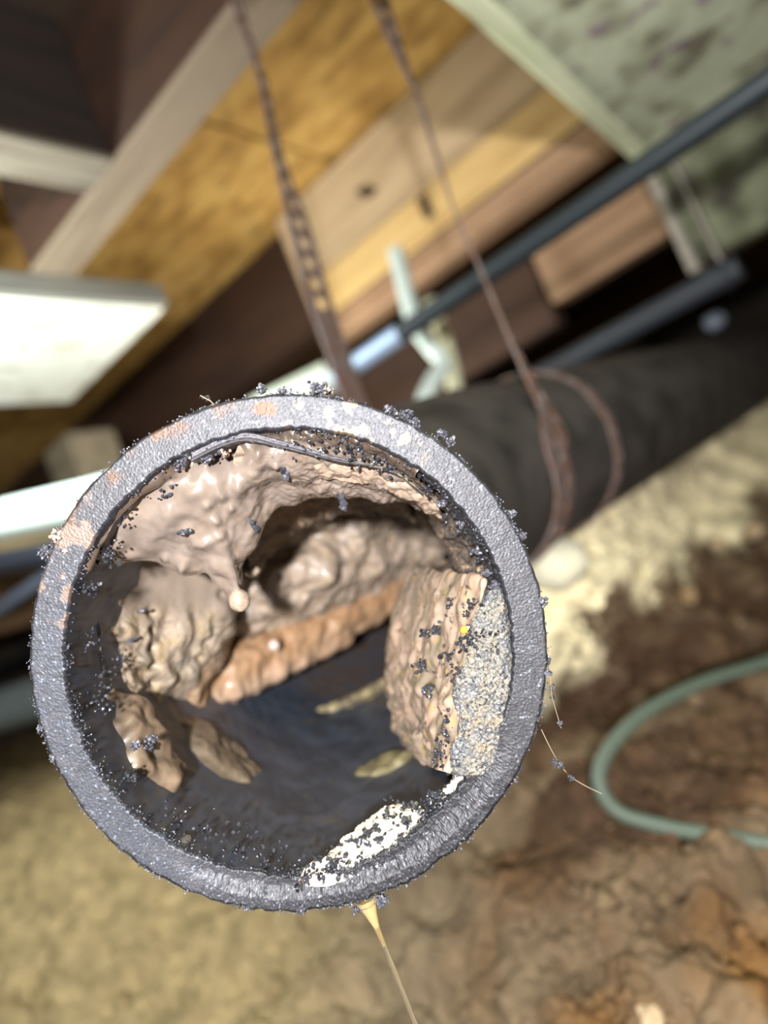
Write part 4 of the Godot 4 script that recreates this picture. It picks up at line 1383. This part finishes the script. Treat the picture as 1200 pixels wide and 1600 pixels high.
func build_small_things() -> void:
	var iron := tinted("iron_shaving", 0.4, 0.3)
	# shavings that fell on the mud
	var spots := [[288, 831, 9.0, 3.4, 0.2, "largest dark shaving lying on the smooth wet sludge"], [395, 820, 18, 4.0, -1.0, "upright dark shaving on the sludge left of the hollow"], [375, 837, 18, 2.4, 0.4, "small dark shaving beside the upright one"],
		[444, 735, 8.5, 4.6, -1.2, "black chip on the pale sludge under the rust flake"], [428, 716, 6.5, 2.6, -1.1, "tiny black chip beside the black chip under the rust flake"], [534, 782, 20, 5.0, -1.3, "grey chip hanging from the lip over the hollow"], [260, 774, 6, 2.6, 0.3, "small dark speck high on the wet sludge near the rim"],
		[220, 955, 34, 2.6, 0.2, "dark speck in the smooth grey runnel"], [206, 1000, 31, 2.4, 0.5, "dark speck lower in the ridged sediment"]]
	for s in spots:
		var items := []
		var at := K(s[0], s[1], s[2] - 1.8)
		var d := eye(cos(s[4]), sin(s[4]), 0.0)
		for i in 5:
			items.append([W(at + d * ((i - 2) * 0.16 * s[3] * 0.001) + eye(0, 0, 0.0002 * i)), s[3] * 0.00024 * rng.randf_range(0.8, 1.2), lin(74, 76, 86) * rng.randf_range(0.7, 1.3)])
		var base := W(at)
		solo("iron_shaving", crumbs(items, base), iron, s[5], "shaving", base, "iron shavings on the sludge")
	# black grains stuck on the scale, the residue and the wall
	var items := []
	var puff := func(px: float, py: float, s: float, spread: float, count: int) -> void:
		for i in int(count * 1.3):
			var p := K(px + rng.randfn(0.0, spread), py + rng.randfn(0.0, spread), s + rng.randfn(0.0, 0.5))
			items.append([W(p), rng.randf_range(0.00025, 0.0007), lin(58, 59, 66) * rng.randf_range(0.4, 1.5)])
	for q in [[680, 985, 9, 5, 14], [662, 992, 12, 4, 8], [655, 1040, 13, 5, 12], [668, 1080, 10, 5, 12], [700, 1030, 6, 7, 16], [715, 1055, 2, 8, 20], [728, 1010, 1, 9, 22], [742, 1000, 0, 10, 26], [705, 1130, 3, 8, 22], [700, 1150, 4, 8, 24], [688, 1180, 6, 9, 34], [712, 1195, 3, 9, 24], [735, 954, 4, 7, 16], [758, 950, 1, 10, 20], [770, 1000, 0, 9, 10], [700, 945, 12, 5, 8],
		[612, 1272, 10, 12, 20], [640, 1285, 6, 12, 22], [570, 1348, 0.6, 8, 8], [520, 1352, 1, 12, 20], [645, 1262, 9, 10, 16], [672, 1262, 5, 12, 50], [690, 1250, 4, 10, 44], [500, 1352, 1, 14, 40], [470, 1366, 0.8, 12, 30], [580, 1310, 5, 10, 6], [660, 1300, 3, 8, 10],
		[230, 1165, 18, 6, 26], [205, 1215, 8, 7, 26], [300, 1330, 6, 16, 40], [330, 1305, 12, 18, 30], [380, 1330, 8, 20, 40], [270, 1290, 8, 14, 34], [420, 1350, 4, 16, 30], [150, 1100, 8, 14, 20], [140, 1000, 8, 10, 16], [165, 1060, 14, 12, 16], [190, 1030, 25, 5, 14],
		[560, 705, 3, 14, 30], [600, 715, 4, 14, 34], [640, 732, 4, 8, 14], [670, 760, 5, 8, 14], [702, 795, 5, 8, 14], [728, 830, 5, 7, 14], [750, 868, 4, 7, 14], [480, 690, 2, 16, 24], [540, 694, 2.5, 10, 20], [170, 870, 6, 10, 30], [140, 920, 5, 9, 24], [250, 740, 4, 14, 26], [190, 800, 4, 10, 20]]:
		puff.call(q[0], q[1], q[2], q[3], q[4])
	var base := W(pipe_axis(0.0))
	var grit := solo("black_grit", crumbs(items, base), iron, "black iron grit scattered over the inside of the pipe mouth", "grit", base)
	grit.set_meta("kind", "stuff")
	# a yellow grain and a glint of water
	var g := solo("yellow_grain", stone_mesh(0.0011, 6.0, 0.2, lin(222, 180, 70)), tinted("yellow_grain", 0.4), "single yellow grain stuck in the speckled scale", "grain", W(K(726, 984, 0.4)))
	g.set_meta("kind", "thing")
	var drop := StandardMaterial3D.new()
	drop.resource_name = "water"
	drop.albedo_color = Color(0.96, 0.94, 0.88, 0.04)
	drop.transparency = BaseMaterial3D.TRANSPARENCY_ALPHA
	drop.refraction_enabled = true
	drop.refraction_scale = 0.033
	drop.roughness = 0.03
	solo("water_bead", stone_mesh(0.0013, 9.0, 0.05, Color.WHITE), drop, "clear water bead glinting low on the pipe wall", "water", W(K(290, 1312, 4.0)))
	# the thread of water running off the bottom of the rim
	var top := W(K(574, 1412, 1.0))
	base = top
	var pts := []
	var radii := []
	for i in 46:
		var y := i / 45.0
		var fall := 0.235 * pow(y, 1.6)
		pts.append(top + Vector3(0, -fall, 0) + (W(eye(0.06, 0, 0)) - W(Vector3.ZERO)) * fall * 0.30)
		radii.append(0.00055 + 0.0016 * exp(-fall * 500.0) + 0.00016 * sin(fall * 900.0) * smoothstep(0.006, 0.02, fall))
	var w := thing("water_trickle", "thin thread of water running off the bottom of the cut rim", "water", base)
	part("stream", tube(pts, 0.0005, 14, base, radii), drop, w)
	var amber := drop.duplicate()
	amber.resource_name = "amber_water"
	amber.albedo_color = Color(0.92, 0.82, 0.62, 0.3)
	var neck := part("hanging_drop", tube([top + Vector3(0, 0.001, 0), pts[2], pts[4], pts[6]], 0.001, 16, base, [0.0024, 0.0015, 0.0007, 0.0003]), amber, w)
	neck.set_meta("label", "amber drop the thread runs from")
	# fibres caught on the rim
	var hair := plain("pale_fibre", Color(0.62, 0.56, 0.48), 0.6)
	fibre([K(853, 1030, 1), K(860, 1060, 2), K(862, 1085, 3), K(870, 1115, 4), K(877, 1138, 4)], 0.00006, hair, "fine fibre with grains on it, dangling from the right of the cut rim", [[857, 1032, 5], [860, 1052, 4], [864, 1076, 4], [866, 1090, 3], [874, 1130, 5]])
	fibre([K(846, 1140, 3), K(858, 1165, 5), K(872, 1190, 8), K(890, 1212, 10), K(915, 1228, 12), K(940, 1240, 14)], 0.00010, hair, "longer tan fibre with a grey tuft, below the dangling one", [[866, 1192, 16], [876, 1196, 12], [893, 1216, 8]])
	fibre([K(313, 618, 0.3), K(320, 622, 0.0), K(328, 626, -0.2), K(334, 632, 0.2)], 0.00012, hair, "tiny pale fibre standing up at the upper left of the cut rim", [[318, 621, 2], [326, 622, 3]])


func fibre(path: Array, r: float, m: Material, label: String, grains: Array) -> void:
	var pts := []
	for p in smooth_path(path, 30):
		pts.append(W(p))
	var base: Vector3 = pts[0]
	var t := thing("fibre", label, "fibre", base)
	part("strand", tube(pts, r, 6, base), m, t)
	var items := []
	for g in grains:
		for i in g[2] * 2:
			items.append([W(K(g[0] + rng.randfn(0.0, 2.2), g[1] + rng.randfn(0.0, 2.2), 4.0 + rng.randfn(0.0, 0.4))), rng.randf_range(0.0002, 0.0005), lin(70, 70, 76) * rng.randf_range(0.4, 1.4)])
	part("grains", crumbs(items, base), tinted("grey_grain", 0.5), t, "stuff")
